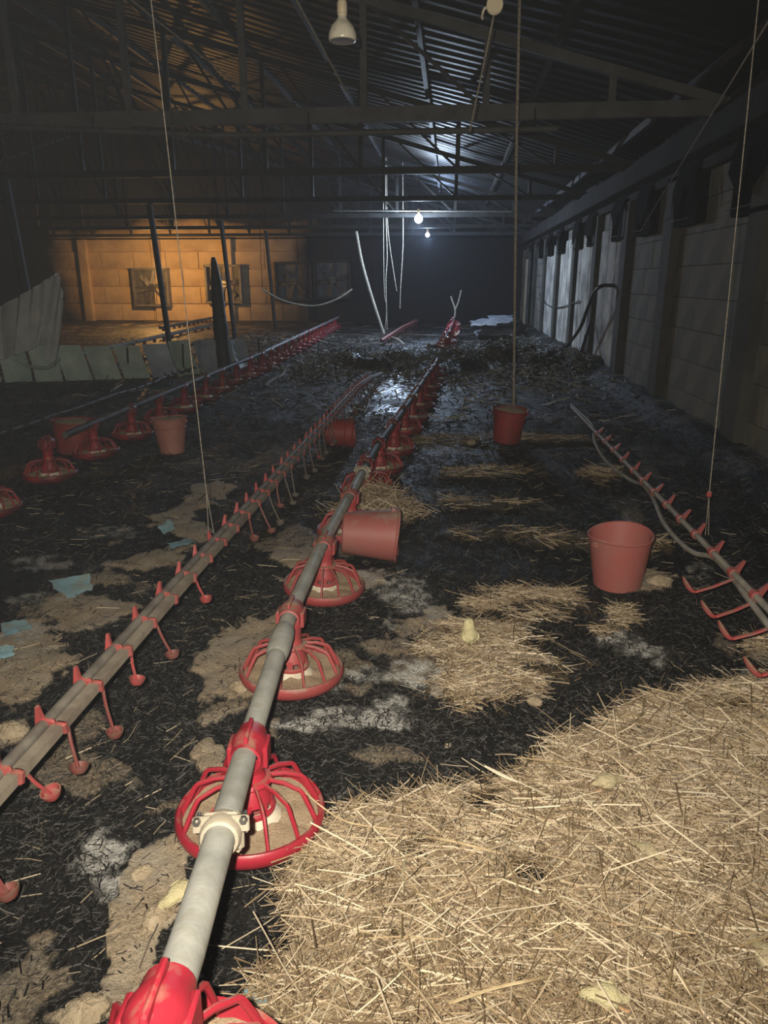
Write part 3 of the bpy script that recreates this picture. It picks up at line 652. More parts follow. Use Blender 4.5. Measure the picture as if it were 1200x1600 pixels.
# beyond the wet gap: its red far remnant
d1b = empty('drinker_line', (0, 0, 0)); tag(d1b, 'red remnant of drinker line lying past the debris ridge', 'drinker')
pa, pb = G(596, 541, .12), G(652, 508, .15)
MB().tube([pa, (pa + pb) / 2 + Vector((0, 0, .05)), pb], .035, 8).build('support_tube', RED_D, d1b)
for k in range(16):
    q = pa.lerp(pb, (k + .5) / 16); o = link('drip_cup', cups[0], d1b); o.location = q; o.scale = (1.3, 1.3, .9); o.rotation_euler = (0, 0, random.uniform(-1, 1))
for k in range(16):
    q = pa.lerp(pb, (k + .5) / 16); o = link('clip', clipm, d1b); o.location = q; o.scale = (1.4, 1.4, 1.2)

# right drinker line, straight pipe with big cups and a bent loose pipe beside it
d2 = empty('drinker_line', (1.165, 0, 0)); tag(d2, 'drinker line with red clips running along the right wall', 'drinker')
ZR = lambda Y: float(np.interp(Y, [1.5, 7.5], [.26, .24]))
MB().tube([(0, y, ZR(y)) for y in np.arange(1.7, 7.35, .3)], .0135, 12).build('support_tube', RAILG, d2)
MB().tube([(.022, y, ZR(y) - .03) for y in np.arange(4.5, 7.35, .3)], .010, 8).build('water_channel', RAIL2, d2)
def rclip():
    m = MB().lathe([(.0145, -.018), (.021, -.016), (.021, .016), (.0145, .018)], 16, R=Matrix.Rotation(PI / 2, 3, 'X'))
    m.add([(.005, -.014, .012), (.022, -.010, .004), (.046, -.004, .050), (.005, .014, .012), (.022, .010, .004), (.046, .004, .050), (.036, -.004, .054), (.036, .004, .054)],
          [(0, 1, 2, 6), (4, 3, 7, 5), (1, 4, 5, 2), (3, 0, 6, 7), (2, 5, 7, 6)])
    return m
def rcup():
    m = MB(); m.tube([(-.012, 0, -.012), (-.09, -.01, -.045), (-.155, -.015, -.066)], .0085, 8, flat=.7)
    m.tube(arc([(-.150, -.012, -.066), (-.168, -.014, -.062), (-.186, .004, -.042), (-.196, .028, -.020)], 3), [.008, .009, .011, .013, .015, .016, .016, .014, .011, .005], 8, flat=.7)
    return m
rc = rclip().mesh('clip', PINKR); rcu = rcup().mesh('drip_cup', PINKR)
for k, y in enumerate([2.0, 2.2, 2.42, 2.65, 2.88, 3.12, 3.36, 3.6, 3.85, 4.1, 4.35, 4.6, 4.9, 5.2, 5.5, 5.8]):
    o = link('clip', rc, d2); o.location = (0, y, ZR(y)); o.rotation_euler = (0, random.uniform(-.15, .1), 0)
for y in (2.2, 2.42, 2.62, 2.84):
    o = link('drip_cup', rcu, d2); o.location = (0, y, ZR(y)); o.rotation_euler = (random.uniform(-.05, .05), random.uniform(-.08, .08), random.uniform(-.12, .1))
hp = [(892, 632, .22), (925, 664, .20), (929, 690, .16), (948, 722, .10), (985, 750, .08), (1003, 757, .10), (1020, 778, .12), (1036, 815, .13), (1060, 845, .13), (1085, 864, .15), (1112, 870, .19), (1135, 890, .22), (1165, 930, .235), (1200, 976, .24), (1240, 1030, .24)]
tag(MB().tube(arc([on_z(a, b, z) for a, b, z in hp], 5), .0125, 12).build('bent_pipe', RAILG), 'bent loose grey pipe sagging beside the right drinker line', 'pipe')
# charred drinker line lying at far left
d3 = empty('drinker_line', (-3.95, 0, 0)); tag(d3, 'charred drinker line lying in the litter at far left', 'drinker')
MB().tube([(.02 * math.sin(y), y, gz(-3.95, y) + .09) for y in np.arange(5.2, 11.6, .3)], .018, 8).build('support_tube', GALV_S, d3)
bc = clip_mesh(CHARR).mesh('clip', CHARR)
for k in range(22): o = link('clip', bc, d3); y = 5.4 + k * .28; o.location = (0, y, gz(-3.95, y) + .09)
# lines beyond the partition
for j, (A, B, lab) in enumerate((((110, 556), (330, 508), 'faint feed pipe behind the green panels'), ((250, 512), (430, 478), 'faint pipe low before the lit end wall'))):
    a, b = on_z(*A, .25), on_z(*B, .25); b = a.lerp(b, min(1, (25.5 - a.y) / max(b.y - a.y, .01))); t = empty('feed_pipe', (0, 0, 0)); tag(t, lab, 'pipe'); MB().tube([a, (a + b) / 2, b], .04, 8).build('pipe_length', RAIL2, t)
    st_ = MB().box((0, 0, -.03), (.05, .05, .14)).mesh('bracket', RED_S, False)
    for k in range(14): o = link('bracket', st_, t); o.location = a.lerp(b, (k + .5) / 14)

# ================================================================== BUCKETS
def bucket(loc, rtop, rbot, h, M, label, rot=(0, 0, 0), fill=None, ring=True):
    t = empty('bucket', loc); t.rotation_euler = rot; tag(t, label, 'bucket', 'red plastic feed buckets')
    w_ = .004
    jit = lambda q, r: .006 * math.sin(q * 2 + .6) if r > rtop * .9 else 0
    MB().lathe([(0, 0), (rbot - .01, 0), (rbot, .008), (rbot + .001, .02), (rbot + .88 * (rtop - rbot), h * .88), (rtop - .002, h - .012), (rtop + .004, h - .008), (rtop + .006, h), (rtop + .002, h + .004), (rtop - w_, h),
                (rbot - w_, .012), (0, .010)], 48, jit=jit).build('body', M, t)
    if ring: MB().lathe([(rbot + (rtop - rbot) * .72, h * .72), (rbot + (rtop - rbot) * .74 + .005, h * .735), (rbot + (rtop - rbot) * .76, h * .76)], 40).build('rib_band', M, t)
    for s in (-1, 1): MB().box((s * (rtop + .002), 0, h * .90), (.014, .03, .028), bev=.004).build('handle_lug', M, t)
    if fill:
        z = h * fill; r = rbot + (rtop - rbot) * fill - .006
        MB().lathe([(r, z), (r * .8, z + .012), (r * .4, z + .022), (.001, z + .02)], 28, jit=lambda q, rr: .006 * math.sin(q * 3 + rr * 40)).build('feed', FEED, t)
    return t
p = G(964, 913); bucket(p, .145, .112, .262, BUCK, 'pinkish red bucket standing upright on the right in front of straw', (.03, -.06, .5), ring=False)
# overturned bucket by the feed pipe: mouth to the right
p = G(578, 878); bucket((on_z(536, 872).x, p.y + .04, .138), .138, .108, .285, BUCK, 'dusty pink bucket lying on its side, mouth to the right, beside the feed pipe', (0, PI / 2 + .05, .06), ring=False)
p = G(533, 698); bucket((on_z(508, 698).x, p.y, .135), .13, .105, .26, BUCK2, 'sooty red bucket lying on its side between the two middle lines', (0, PI / 2, .05))
p = G(791, 690); bucket(p, .15, .115, .29, BUCK2, 'dark red bucket standing behind the hanging rope, lump on top', (.05, .07, 0), fill=.95)
p = G(118, 706); bucket(p, .17, .15, .27, BUCK2, 'red bucket behind the left feed pipe, filled with tan feed', (0, .05, 0), fill=.93)
p = G(270, 708); bucket(p, .145, .10, .30, BUCK3, 'faded brown-pink tapered bucket standing beside the left feeder row', (-.03, -.04, 0), fill=.93)

# ================================================================== CHICKS
def blob(m, parent, name, cen, parts, n=26, fluff=.06, seed=0):
    """one closed body: the outer surface, seen from CEN, of smoothly joined ellipsoids (centre, radii)"""
    rs = np.random.RandomState(seed); vs = []; nu, nvv = n, n // 2
    V = []
    for j in range(nvv + 1):
        for i in range(nu):
            th = PI * j / nvv; ph = 2 * PI * i / nu; V.append((math.sin(th) * math.cos(ph), math.sin(th) * math.sin(ph), math.cos(th)))
    c = np.array(cen); out = []
    for d in V:
        d = np.array(d); best = []
        for pc, pr in parts:
            pr = np.array(pr); o = (c - np.array(pc)) / pr; dd = d / pr; A = dd @ dd; B = o @ dd; C = o @ o - 1; D = B * B - A * C
            if D > 0:
                t = (-B + math.sqrt(D)) / A
                if t > 0: best.append(t)
        mx = max(best) if best else .001; k = .10 * mx; s = sum(math.exp((b - mx) / k) for b in best) if best else 1
        t = mx + k * math.log(s) * .5; t *= 1 + fluff * (rs.rand() - .5)
        out.append(tuple(c + d * t))
    fs = [(j * nu + i, j * nu + (i + 1) % nu, (j + 1) * nu + (i + 1) % nu, (j + 1) * nu + i) for j in range(nvv) for i in range(nu)]
    return MB().add(out, fs).build(name, m, parent)
def chick(loc, rz, label, pose='stand', M=YEL, s=1.0, rx=0, seed=0):
    t = empty('chick', loc, rz); t.rotation_euler = (rx, 0, rz); t.scale = (s, s, s); tag(t, label, 'chick')
    up = pose == 'stand'; z0 = .030 if up else .020
    if up: parts = [((0, 0, z0), (.025, .029, .025)), ((0, .010, z0 + .016), (.019, .019, .020)), ((0, .013, z0 + .032), (.0165, .017, .0155)), ((0, -.026, z0 + .006), (.008, .012, .008))]; hd = Vector((0, .016, z0 + .033))
    else: parts = [((0, 0, z0), (.023, .032, .019)), ((0, .028, z0 - .004), (.014, .018, .013)), ((0, .042, z0 - .004), (.0125, .015, .0125)), ((0, -.032, z0 - .002), (.009, .014, .008))]; hd = Vector((0, .042, z0 - .004))
    blob(M, t, 'body', (0, .004, z0 + .004), parts, 36, .05, seed)
    for s_ in (-1, 1): blob(M, t, 'wing', (s_ * .022, -.004, z0), [((s_ * .022, -.004, z0), (.006, .017, .011)), ((s_ * .018, -.014, z0 - .002), (.004, .012, .006))], 14, .08, seed + 2)
    b = MB(); b.add([hd + Vector(v) for v in ((-.004, .012, .002), (.004, .012, .002), (0, .012, -.004), (0, .022, -.002), (0, .013, .005))], [(0, 4, 3), (4, 1, 3), (1, 2, 3), (2, 0, 3), (0, 2, 1, 4)]).build('beak', BEAK, t, False)
    for s_ in (-1, 1): MB().lathe([(.0001, -.0018), (.0018, 0), (.0001, .0018)], 8, hd + Vector((s_ * .0138, .006, .003))).build('eye', EYE, t)
    for s_ in (-1, 1):
        f = MB()
        if up:
            f.tube([(s_ * .010, 0, .018), (s_ * .010, .001, .003)], .0018, 6)
            for a in (-.5, 0, .5): f.tube([(s_ * .010, 0, .003), (s_ * .010 + math.sin(a) * .014, math.cos(a) * .014, .001)], .0012, 5)
            f.tube([(s_ * .010, 0, .003), (s_ * .010, -.008, .001)], .0012, 5)
        else:
            f.tube([(s_ * .012, -.016, .010), (s_ * .016, -.034, .006)], .0018, 6)
            for a in (-.5, 0, .5): f.tube([(s_ * .016, -.034, .006), (s_ * .016 + math.sin(a) * .012, -.034 - math.cos(a) * .012, .004)], .0012, 5)
        f.build('foot', BEAK, t)
    return t
p = G(733, 1009); chick(p + Vector((0, 0, .004)), .25, 'small yellow chick standing upright on thin straw mid-floor, seen from behind', 'stand', YEL, 1.35, seed=1)
p = G(283, 1402); chick(p + Vector((0, 0, -.004)), 2.5, 'yellow chick crouching against the feed pipe left of the nearest full pan', 'lie', YEL, 1.05, seed=2)
p = G(945, 1580); chick(p + Vector((0, 0, .022)), 1.5, 'pale yellow chick lying half buried in straw at the bottom edge', 'lie', YEL, .95, seed=3)
p = G(945, 1240); chick(p + Vector((0, 0, .022)), -1.2, 'pale chick lying under straw near the upper straw edge', 'lie', YELP, 1.0, seed=4)
p = G(1196, 1520); chick(p + Vector((0, 0, .022)), .3, 'whitish chick lying at the right edge in straw', 'lie', YELP, 1.0, seed=5)
p = G(1010, 1345); chick(p + Vector((0, 0, .015)), .9, 'pale chick mostly covered by straw in the middle of the straw bed', 'lie', YELP, .8, seed=6)

# ================================================================== HANGING THINGS
def rope(name, pts, r, M, label, cat='rope', group=None, n=6):
    return tag(MB().tube(arc(pts, 5) if len(pts) > 2 else [pts[0], pts[1]], r, n).build(name, M), label, cat, group)
def up_to_roof(p, q):
    """extend line p->q (q the higher end) to the roof"""
    d = (q - p); t = 1.0
    for k in range(400):
        x = p + d * (1 + k * .01)
        if x.z > roofz(x.x) + .10: return x
    return q
e0 = Vector((-1.0, 3.15, .32)); a = on_y(322, 765, 3.15); 
top = up_to_roof(a, Vector((-1.05 , 3.15, 2.4))); topx = on_y(236, 0, 3.15)
top = up_to_roof(a, topx)
t = empty('suspension_cord', (0, 0, 0)); tag(t, 'thin pale cord holding up the left drinker line, forked at its foot', 'cord')
MB().tube([a, topx, top], .0022, 6).build('cord', ROPE, t)
for px in (326, 334): MB().tube([a, on_y(px, 832, 3.15)], .0018, 5).build('fork_cord', ROPE, t)
yr = 3.55; a = on_y(1108, 772, yr); topx = on_y(1185, 0, yr); top = up_to_roof(a, topx)
t = empty('suspension_cord', (0, 0, 0)); tag(t, 'thin pale cord with red adjuster holding the right drinker line', 'cord')
MB().tube([a, topx, top], .0024, 6).build('cord', ROPE, t)
for px in (1102, 1107): MB().tube([a, on_y(px, 836, yr)], .0018, 5).build('fork_cord', ROPE, t)
MB().box(a, (.022, .012, .03), bev=.004).build('adjuster', RED_D, t)
a = on_y(803, 690, 6.75); b = on_y(806, 330, 6.4); c = on_y(812, 0, 6.1); top = up_to_roof(b, c)
rope('hanging_rope', [a, on_y(803, 600, 6.7), b, on_y(808, 180, 6.25), c, top], .0115, ROPE, 'thick pale rope hanging straight down in front of the dark red bucket')
yr = 3.4; a = on_x(1000, 362, XR - .06); c = on_y(1216, 8, 3.6); rope('diagonal_cord', [a, up_to_roof(a, c)], .0045, ROPE, 'taut diagonal cord crossing the upper right corner to the wall', 'cord')
a = on_y(400, 155, 7.2); c = on_y(205, 0, 5.6); rope('diagonal_cord', [a, up_to_roof(a, c)], .006, ROPE, 'thin diagonal cord sloping down to the nearest truss at upper left', 'cord')
a = on_y(540, 143, 6.6); c = on_y(463, 0, 5.9); rope('dangling_cord', [a, on_y(512, 90, 6.3), up_to_roof(a, c)], .007, ROPE, 'short pale cord hanging left of the heat lamp', 'cord')
# pulley and its rope
pc = on_y(773, 8, 4.2); t = empty('pulley', pc); tag(t, 'pale plastic pulley block with hook at the top of the view', 'pulley')
MB().lathe([(.004, -.012), (.040, -.012), (.040, -.006), (.028, 0), (.040, .006), (.040, .012), (.004, .012)], 24, R=Matrix.Rotation(PI / 2, 3, 'X')).build('wheel', SOCK, t)
MB().box((0, -.016, .015), (.03, .004, .10), bev=.001).box((0, .016, .015), (.03, .004, .10), bev=.001).build('cheek', SOCK, t)
MB().tube(arc([(-.01, 0, -.03), (-.045, 0, -.01), (-.06, 0, -.045), (-.055, 0, -.06)], 4), .006, 6).build('hook', ROPEW, t)
MB().tube([(0, 0, .06), (0, 0, roofz(pc.x) + .1 - pc.z)], .004, 6).build('hanger', ROPE, t)
a = on_y(734, 205, 4.9); rope('pulley_line', [pc + Vector((0, .02, -.03)), a], .005, ROPE, 'cord running down from the pulley towards the truss', 'cord')
# heat lamp
hl = on_y(535, 45, 3.72); t = empty('heat_lamp', hl); tag(t, 'unlit cream heat lamp hanging at top centre', 'lamp')
MB().lathe([(.019, .052), (.021, .040), (.034, .026), (.052, .006), (.061, -.020), (.063, -.038), (.060, -.046), (.054, -.048)], 40).build('reflector_bulb', LAMPG, t)
MB().lathe([(.0545, -.047), (.040, -.044), (.001, -.042)], 40).build('lamp_face', LAMPF, t)
MB().lathe([(.001, .125), (.010, .122), (.020, .104), (.0225, .098), (.0225, .064), (.021, .060), (.0225, .056), (.020, .048)], 28).build('socket', SOCK, t)
MB().tube([(0, 0, .12), (0, 0, .4), (0, 0, roofz(hl.x) + .12 - hl.z)], .0032, 6).build('flex', CABLE, t)
# lit lamps far away
for L, m, lab, r in ((L1, GLOWC, 'bright white lit bulb, the larger of the two glowing in the haze', .085), (L2, GLOWC, 'smaller lit bulb, farther away in the blue haze', .055), (L3, GLOWW, 'warm lit bulb before the orange end wall', .05)):
    t = empty('lit_lamp', L); tag(t, lab, 'lamp')
    MB().lathe([(.001, r), (r * .5, r * .87), (r * .87, r * .5), (r, 0), (r * .87, -r * .5), (r * .5, -r * .87), (.001, -r)], 20).build('bulb', m, t)
    MB().lathe([(.001, r + .12), (.03, r + .11), (.03, r - .012), (.028, r - .02)], 14).build('socket', SOCK, t)
    MB().tube([(0, 0, r + .1), (0, 0, roofz(L.x) + .16 - L.z)], .006, 6).build('flex', CABLE, t)
a, b = on_y(520, 329, 17.0), on_y(800, 330, 17.0); rope('conduit', [a, b], .02, GALV, 'thin pale conduit crossing behind the brighter lit bulb', 'pipe')
# strands hanging in the middle of the hall
a = on_y(557, 362, 18.2); rope('pale_strip', [a, on_y(566, 410, 18), on_y(580, 460, 17.8), on_y(600, 522, 17.5)], .032, ROPEW, 'long pale charred strip hanging slanted left of the thin wires', 'strip')
for i, (pts, r, lab) in enumerate((([(603, 330), (605, 400), (603, 440), (605, 515)], .016, 'straight pale wire right of the slanted strip'), ([(605, 330), (608, 375), (616, 430), (620, 455)], .012, 'thin wire slanting off the straight pale wire'),
        ([(630, 360), (629, 400), (626, 450), (625, 482)], .013, 'short pale wire hanging nearest the bright bulb'), ([(600, 440), (604, 480), (601, 520)], .012, 'frayed wire end below the straight pale wire'))):
    rope('hanging_wire', [on_y(pts[0][0] - 1, 235, 18.0)] + [on_y(x, y, 18.0) for x, y in pts], r * .62, ROPEW, lab, 'wire')
sc_ = empty('sagging_cable', (0, 0, 0)); tag(sc_, 'pale cable sagging in front of the dark fans', 'cable')
MB().tube(arc([on_y(x, y, 17.8) for x, y in ((410, 452), (425, 461), (450, 472), (490, 478), (525, 468), (550, 452))], 5), .02, 6).build('cable', ROPEW, sc_)
for x_, y_ in ((410, 452), (550, 452)): q = on_y(x_, y_, 17.8); MB().tube([q, Vector((q.x, q.y, ZE))], .006, 4).build('hanger', BLACK, sc_)
# cable and bracket on the right wall
cw = [on_x(958, 446, XR - .03), on_x(940, 447, XR - .25), on_x(928, 458, XR - .3), on_x(917, 485, XR - .3), on_x(905, 515, XR - .3), on_x(880, 548, XR - .4)]
rope('wall_cable', cw, .028, CABLE, 'thick black cable arching off the right wall down to the floor', 'cable', n=8)
rope('wall_wire', [on_x(842, 458, XR - .06), on_x(852, 474, XR - .06), on_x(866, 480, XR - .06), on_x(880, 479, XR - .06), on_x(905, 470, XR - .06)], .012, CABLE, 'thin dark wire sagging across the pale wall', 'wire')
rope('leaning_stick', [on_x(905, 560, XR - .35), on_x(922, 505, XR - .10)], .03, CHARR, 'thin charred stick leaning on the right wall', 'stick')

# charred post and draped sheet, partition
q0 = on_z(352, 580); q0.z = gz(q0.x, q0.y) - .03
pts = [q0, q0 + Vector((-.02, 0, .45)), q0 + Vector((-.04, 0, .95)), on_y(338, 440, q0.y), on_y(333, 402, q0.y)]
tag(MB().tube(arc(pts, 4), [.12, .13, .12, .115, .11, .11, .12, .11, .10, .10, .095, .09, .085, .07, .06, .05, .03], 10).build('charred_post', CHARR), 'leaning charred black post in front of the lit end wall', 'post')
pt = empty('panel_partition', (0, 0, 0)); tag(pt, 'low partition of leaning green-grey plastic panels at left', 'partition')
base = [on_z(-190, 603), on_z(-30, 600), on_z(40, 598), on_z(120, 596), on_z(200, 592), on_z(280, 588), on_z(340, 582), on_z(402, 573)]
L = [0]
for i in range(1, len(base)): L.append(L[-1] + (base[i] - base[i - 1]).length)
def along(s):
    for i in range(1, len(base)):
        if s <= L[i] or i == len(base) - 1: f = (s - L[i - 1]) / (L[i] - L[i - 1]); return base[i - 1].lerp(base[i], f)
NP = 14; wdt = L[-1] / NP
for k in range(NP):
    a = along(k * wdt + .015); b = along((k + 1) * wdt - .03); d = b - a; n = Vector((-d.y, d.x, 0)).normalized(); H = .50 + random.uniform(-.03, .03)
    lean = random.uniform(.06, .16); sh = d.normalized() * (-.10 + random.uniform(-.05, .03))
    m = MB(); vs = []; NR = 6
    for s in (0, 1):
        for r in range(NR + 1):
            f = r / NR; o_ = n * (lean * f + .05 * math.sin(f * PI)) + sh * f + Vector((0, 0, H * f))
            for c in range(5):
                g_ = c / 4; pnt = a.lerp(b, g_) + o_ + n * (.035 * math.sin(g_ * PI) + s * .012); pnt.z += gz(pnt.x, pnt.y) * (1 - f) - .01; vs.append(pnt)
    K = (NR + 1) * 5; fs = []
    for r in range(NR):
        for c in range(4): i = r * 5 + c; fs += [(i, i + 1, i + 6, i + 5), (K + i + 5, K + i + 6, K + i + 1, K + i)]
    edge = [c for c in range(5)] + [r * 5 + 4 for r in range(1, NR + 1)] + [NR * 5 + c for c in range(3, -1, -1)] + [r * 5 for r in range(NR - 1, 0, -1)]
    for i in range(len(edge)): u_, v_ = edge[i], edge[(i + 1) % len(edge)]; fs.append((v_, u_, K + u_, K + v_))
    m.add(vs, fs).build('panel', PANELB if k in (9, 11, 12, 13) else PANELG, pt)
for k in range(0, NP + 1, 2):
    a = along(min(k * wdt, L[-1] - .01)); z = gz(a.x, a.y); MB().tube([(a.x, a.y + .14, z), (a.x, a.y + .2, z + .46)], .016, 6).build('stake', CHARR, pt)
# draped film: from a raised line on the left, hanging to the partition
def drape():
    A = [on_y(-60, 505, 9.6), on_y(0, 478, 9.7), on_y(48, 452, 9.8), on_y(80, 432, 9.9), on_y(92, 430, 10.0), on_y(99, 470, 9.7)]
    B = [on_y(-60, 575, 9.3), on_y(0, 562, 9.3), on_y(40, 549, 9.4), on_y(66, 538, 9.5), on_y(74, 560, 9.4), on_y(88, 572, 9.2)]
    A = arc(A, 6); B = arc(B, 6); vs = []; n = len(A); R = 14
    for s in (0, 1):
        for i in range(n):
            for j in range(R + 1):
                f = j / R; p = A[i].lerp(B[i], f); p += Vector((0, 1, 0)) * (.06 * math.sin(i * .9 + f * 2) * f + .03 * math.sin(i * 2.3) + s * .006); p.z -= .05 * math.sin(f * PI) * math.sin(i * .5); vs.append(p)
    K = n * (R + 1); fs = []
    for i in range(n - 1):
        for j in range(R): a = i * (R + 1) + j; fs += [(a, a + R + 1, a + R + 2, a + 1), (K + a, K + a + 1, K + a + R + 2, K + a + R + 1)]
    return MB().add(vs, fs)
tag(drape().build('draped_sheet', TARP), 'dusty grey plastic sheet draped over the panels at the left edge', 'sheet')
q = on_z(56, 590); tag(MB().box((q.x, q.y + .35, gz(q.x, q.y) + .32), (.07, .07, .75), Matrix.Rotation(.06, 3, 'Y'), bev=.008).build('stub_post', mat('pale_post', (.26, .22, .19), .8, noise=((.14, .12, .1), 6, .4, .6))), 'short pale post under the draped sheet', 'post')
tag(MB().tube(arc([on_y(15, 556, 9.5), on_y(45, 572, 9.4), on_y(75, 574, 9.3), on_y(92, 560, 9.25)], 5), .022, 8).build('curved_strap', PANELG), 'curved grey-green strip hanging below the draped sheet', 'strip')

# ================================================================== DEBRIS
def sheet(pts, th, M, name, label, cat, bend=.02, n=6, seed=0):
    """crumpled sheet with four given corners and real thickness"""
    rs = np.random.RandomState(seed); a, b, c, d = [Vector(p) for p in pts]; vs = []
    for s in (0, 1):
        r2 = np.random.RandomState(seed)
        for i in range(n + 1):
            for j in range(n + 1):
                u, v = i / n, j / n; p = a.lerp(b, u).lerp(d.lerp(c, u), v)
                e = 0 if 0 < i < n and 0 < j < n else 1
                p += Vector(((r2.rand() - .5) * bend * 1.6 * e, (r2.rand() - .5) * bend * 1.6 * e, (r2.rand() - .2) * bend)); p.z += th * s; vs.append(p)
    K = (n + 1) ** 2; fs = []
    for i in range(n):
        for j in range(n): q = i * (n + 1) + j; fs += [(q, q + 1, q + n + 2, q + n + 1), (K + q + n + 1, K + q + n + 2, K + q + 1, K + q)]
    return tag(MB().add(vs, fs).build(name, M), label, cat)
def quad(px, dz=.02): return [G(x, y, dz) for x, y in px]
for i, (q, lab) in enumerate((([(75, 915), (140, 905), (145, 930), (108, 942)], 'pale blue plastic scrap on a tan crust at left, the largest one'), ([(0, 985), (40, 975), (52, 990), (8, 1004)], 'pale blue scrap at the left edge'),
      ([(0, 1020), (22, 1018), (24, 1030), (0, 1038)], 'small blue-grey scrap under the left edge scrap'), ([(248, 828), (268, 818), (274, 832), (255, 842)], 'small blue scrap beside the far tan crust'), ([(262, 856), (296, 848), (306, 854), (270, 864)], 'narrow blue scrap just before the far tan crust'),
      ([(296, 1528), (318, 1538), (300, 1562), (282, 1556)], 'dull blue scrap behind the nearest pan'), ([(388, 1562), (420, 1548), (425, 1580), (395, 1592)], 'shiny pale blue scrap right of the nearest pan'))):
    sheet(quad(q, .022), .002, BLUEP, 'plastic_scrap', lab, 'plastic scrap', .010, 5, i + 3)
for i, (q, lab) in enumerate((([(735, 503), (770, 497), (775, 510), (738, 512)], 'white fallen sheet, leftmost by the far right wall'), ([(762, 496), (800, 493), (803, 500), (775, 503)], 'white fallen sheet propped nearest the far door'),
      ([(740, 522), (800, 520), (802, 530), (745, 531)], 'flat pale sheet lying before the other two white sheets'))):
    P_ = [on_z(x, y, .42 if i == 1 else .34) if i < 2 else G(x, y, .06) for x, y in q]
    for v in P_: v.x = min(v.x, XR - .15)
    if i == 1: P_[2].z -= .08; P_[3].z -= .1
    sheet(P_, .02, SHEETW, 'fallen_sheet', lab, 'sheet', .05, 6, 30 + i)
rs_ = random.Random(5)
def clod(px, py, s, label, M=CLOD, seed=0, flat=.55):
    p = G(px, py); t = blob(M, None, 'litter_clod', (0, 0, 0), [((0, 0, 0), (s, s * .8, s * flat)), ((s * .5, s * .2, 0), (s * .6, s * .5, s * flat * .8)), ((-s * .4, -s * .2, 0), (s * .6, s * .6, s * flat * .7))], 28, .22, seed)
    t.location = p + Vector((0, 0, s * flat * .3)); t.rotation_euler = (0, 0, rs_.uniform(0, 6)); return tag(t, label, 'clod', 'pale clods of litter')
for i, (x, y, s, lab) in enumerate(((222, 1366, .026, 'pale clod on the spilled feed, upper one left of the yellow chick'), (243, 1436, .034, 'pale clod on the spilled feed below the yellow chick'), (482, 1425, .034, 'pale clod at the left edge of the straw bed'),
        (552, 1452, .028, 'pale clod in the left straw next to dark ash'), (860, 1226, .030, 'pale clod at the upper left tip of the straw bed'), (835, 1098, .026, 'whitish clod at the front edge of the round straw clump'),
        (135, 1585, .042, 'pale crusty clod at the bottom left edge'), (18, 1146, .050, 'pale rounded crust by the left edge under the drinker line'), (1030, 912, .055, 'tan clod touching the foot of the upright bucket'),
        (736, 693, .05, 'small pale lump left of the dark red bucket'), (374, 1075, .035, 'pale clod left of the dusty spider pan'), (700, 1166, .012, 'tiny white fleck on black litter'), (530, 1278, .02, 'small clod right of the clamped pan'))):
    clod(x, y, s, lab, seed=i)
for i, (x, y, s, lab) in enumerate(((680, 545, .22, 'dark charred lump on the debris ridge under the raised pans'), (622, 560, .20, 'charred hump beside the wet channel'), (760, 555, .25, 'charred mound on the debris ridge, right part'), (840, 560, .2, 'charred mound near the wall cable'))):
    o = clod(x, y, s, lab, CHARR, 50 + i, .6); o.name = 'charred_lump'; o['category'] = 'lump'; o['group'] = 'charred lumps on the debris ridge'
# sticks
for i, (A, B, r, M, lab) in enumerate((((610, 533), (632, 545), .02, ROPEW, 'short pale stick on the debris ridge near the red remnant'), ((700, 538), (740, 547), .022, CHARR, 'dark stick lying on the ridge right of the raised pans'),
        ((833, 790 - 190), (905, 615), .01, ROPEW, 'thin pale stick far right on the black litter'))):
    rope('charred_stick', [G(*A, .1), G((A[0] + B[0]) / 2, (A[1] + B[1]) / 2, .13), G(*B, .08)], r, M, lab, 'stick')
rope('pale_hose', [G(x, y, .03) for x, y in ((418, 603), (424, 598), (440, 590), (447, 580), (455, 573))], .022, ROPEW, 'short curled pale hose end on the floor beside the left line', 'hose')
rope('pale_hose', [G(x, y, .03) for x, y in ((480, 575), (495, 566), (512, 561))], .02, ROPEW, 'short straight pale hose past the curled one', 'hose')
rope('burnt_hose', [G(x, y, z) for x, y, z in ((540, 610, .1), (560, 605, .16), (573, 618, .14), (577, 635, .05), (570, 650, .03))], .012, GALV_S, 'curled grey hose at the far end of the left drinker line', 'hose')
rope('straw_stalk', [on_z(470, 1232, .17), on_z(505, 1262, .155), on_z(545, 1285, .12), G(612, 1322, .05)], .0022, STALK, 'long single straw stalk reaching onto the clamped pan', 'straw stalk')
rope('straw_stalk', [G(598, 1345, .03), G(640, 1332, .05), G(700, 1340, .05), G(790, 1352, .03)], .003, STALK, 'thick bright straw stalk across the upper left straw bed', 'straw stalk')
rope('straw_stalk', [G(700, 1600, .05), G(770, 1582, .06), G(830, 1562, .05), G(872, 1545, .04)], .0032, STALK, 'long flat straw stalk near the bottom edge', 'straw stalk')

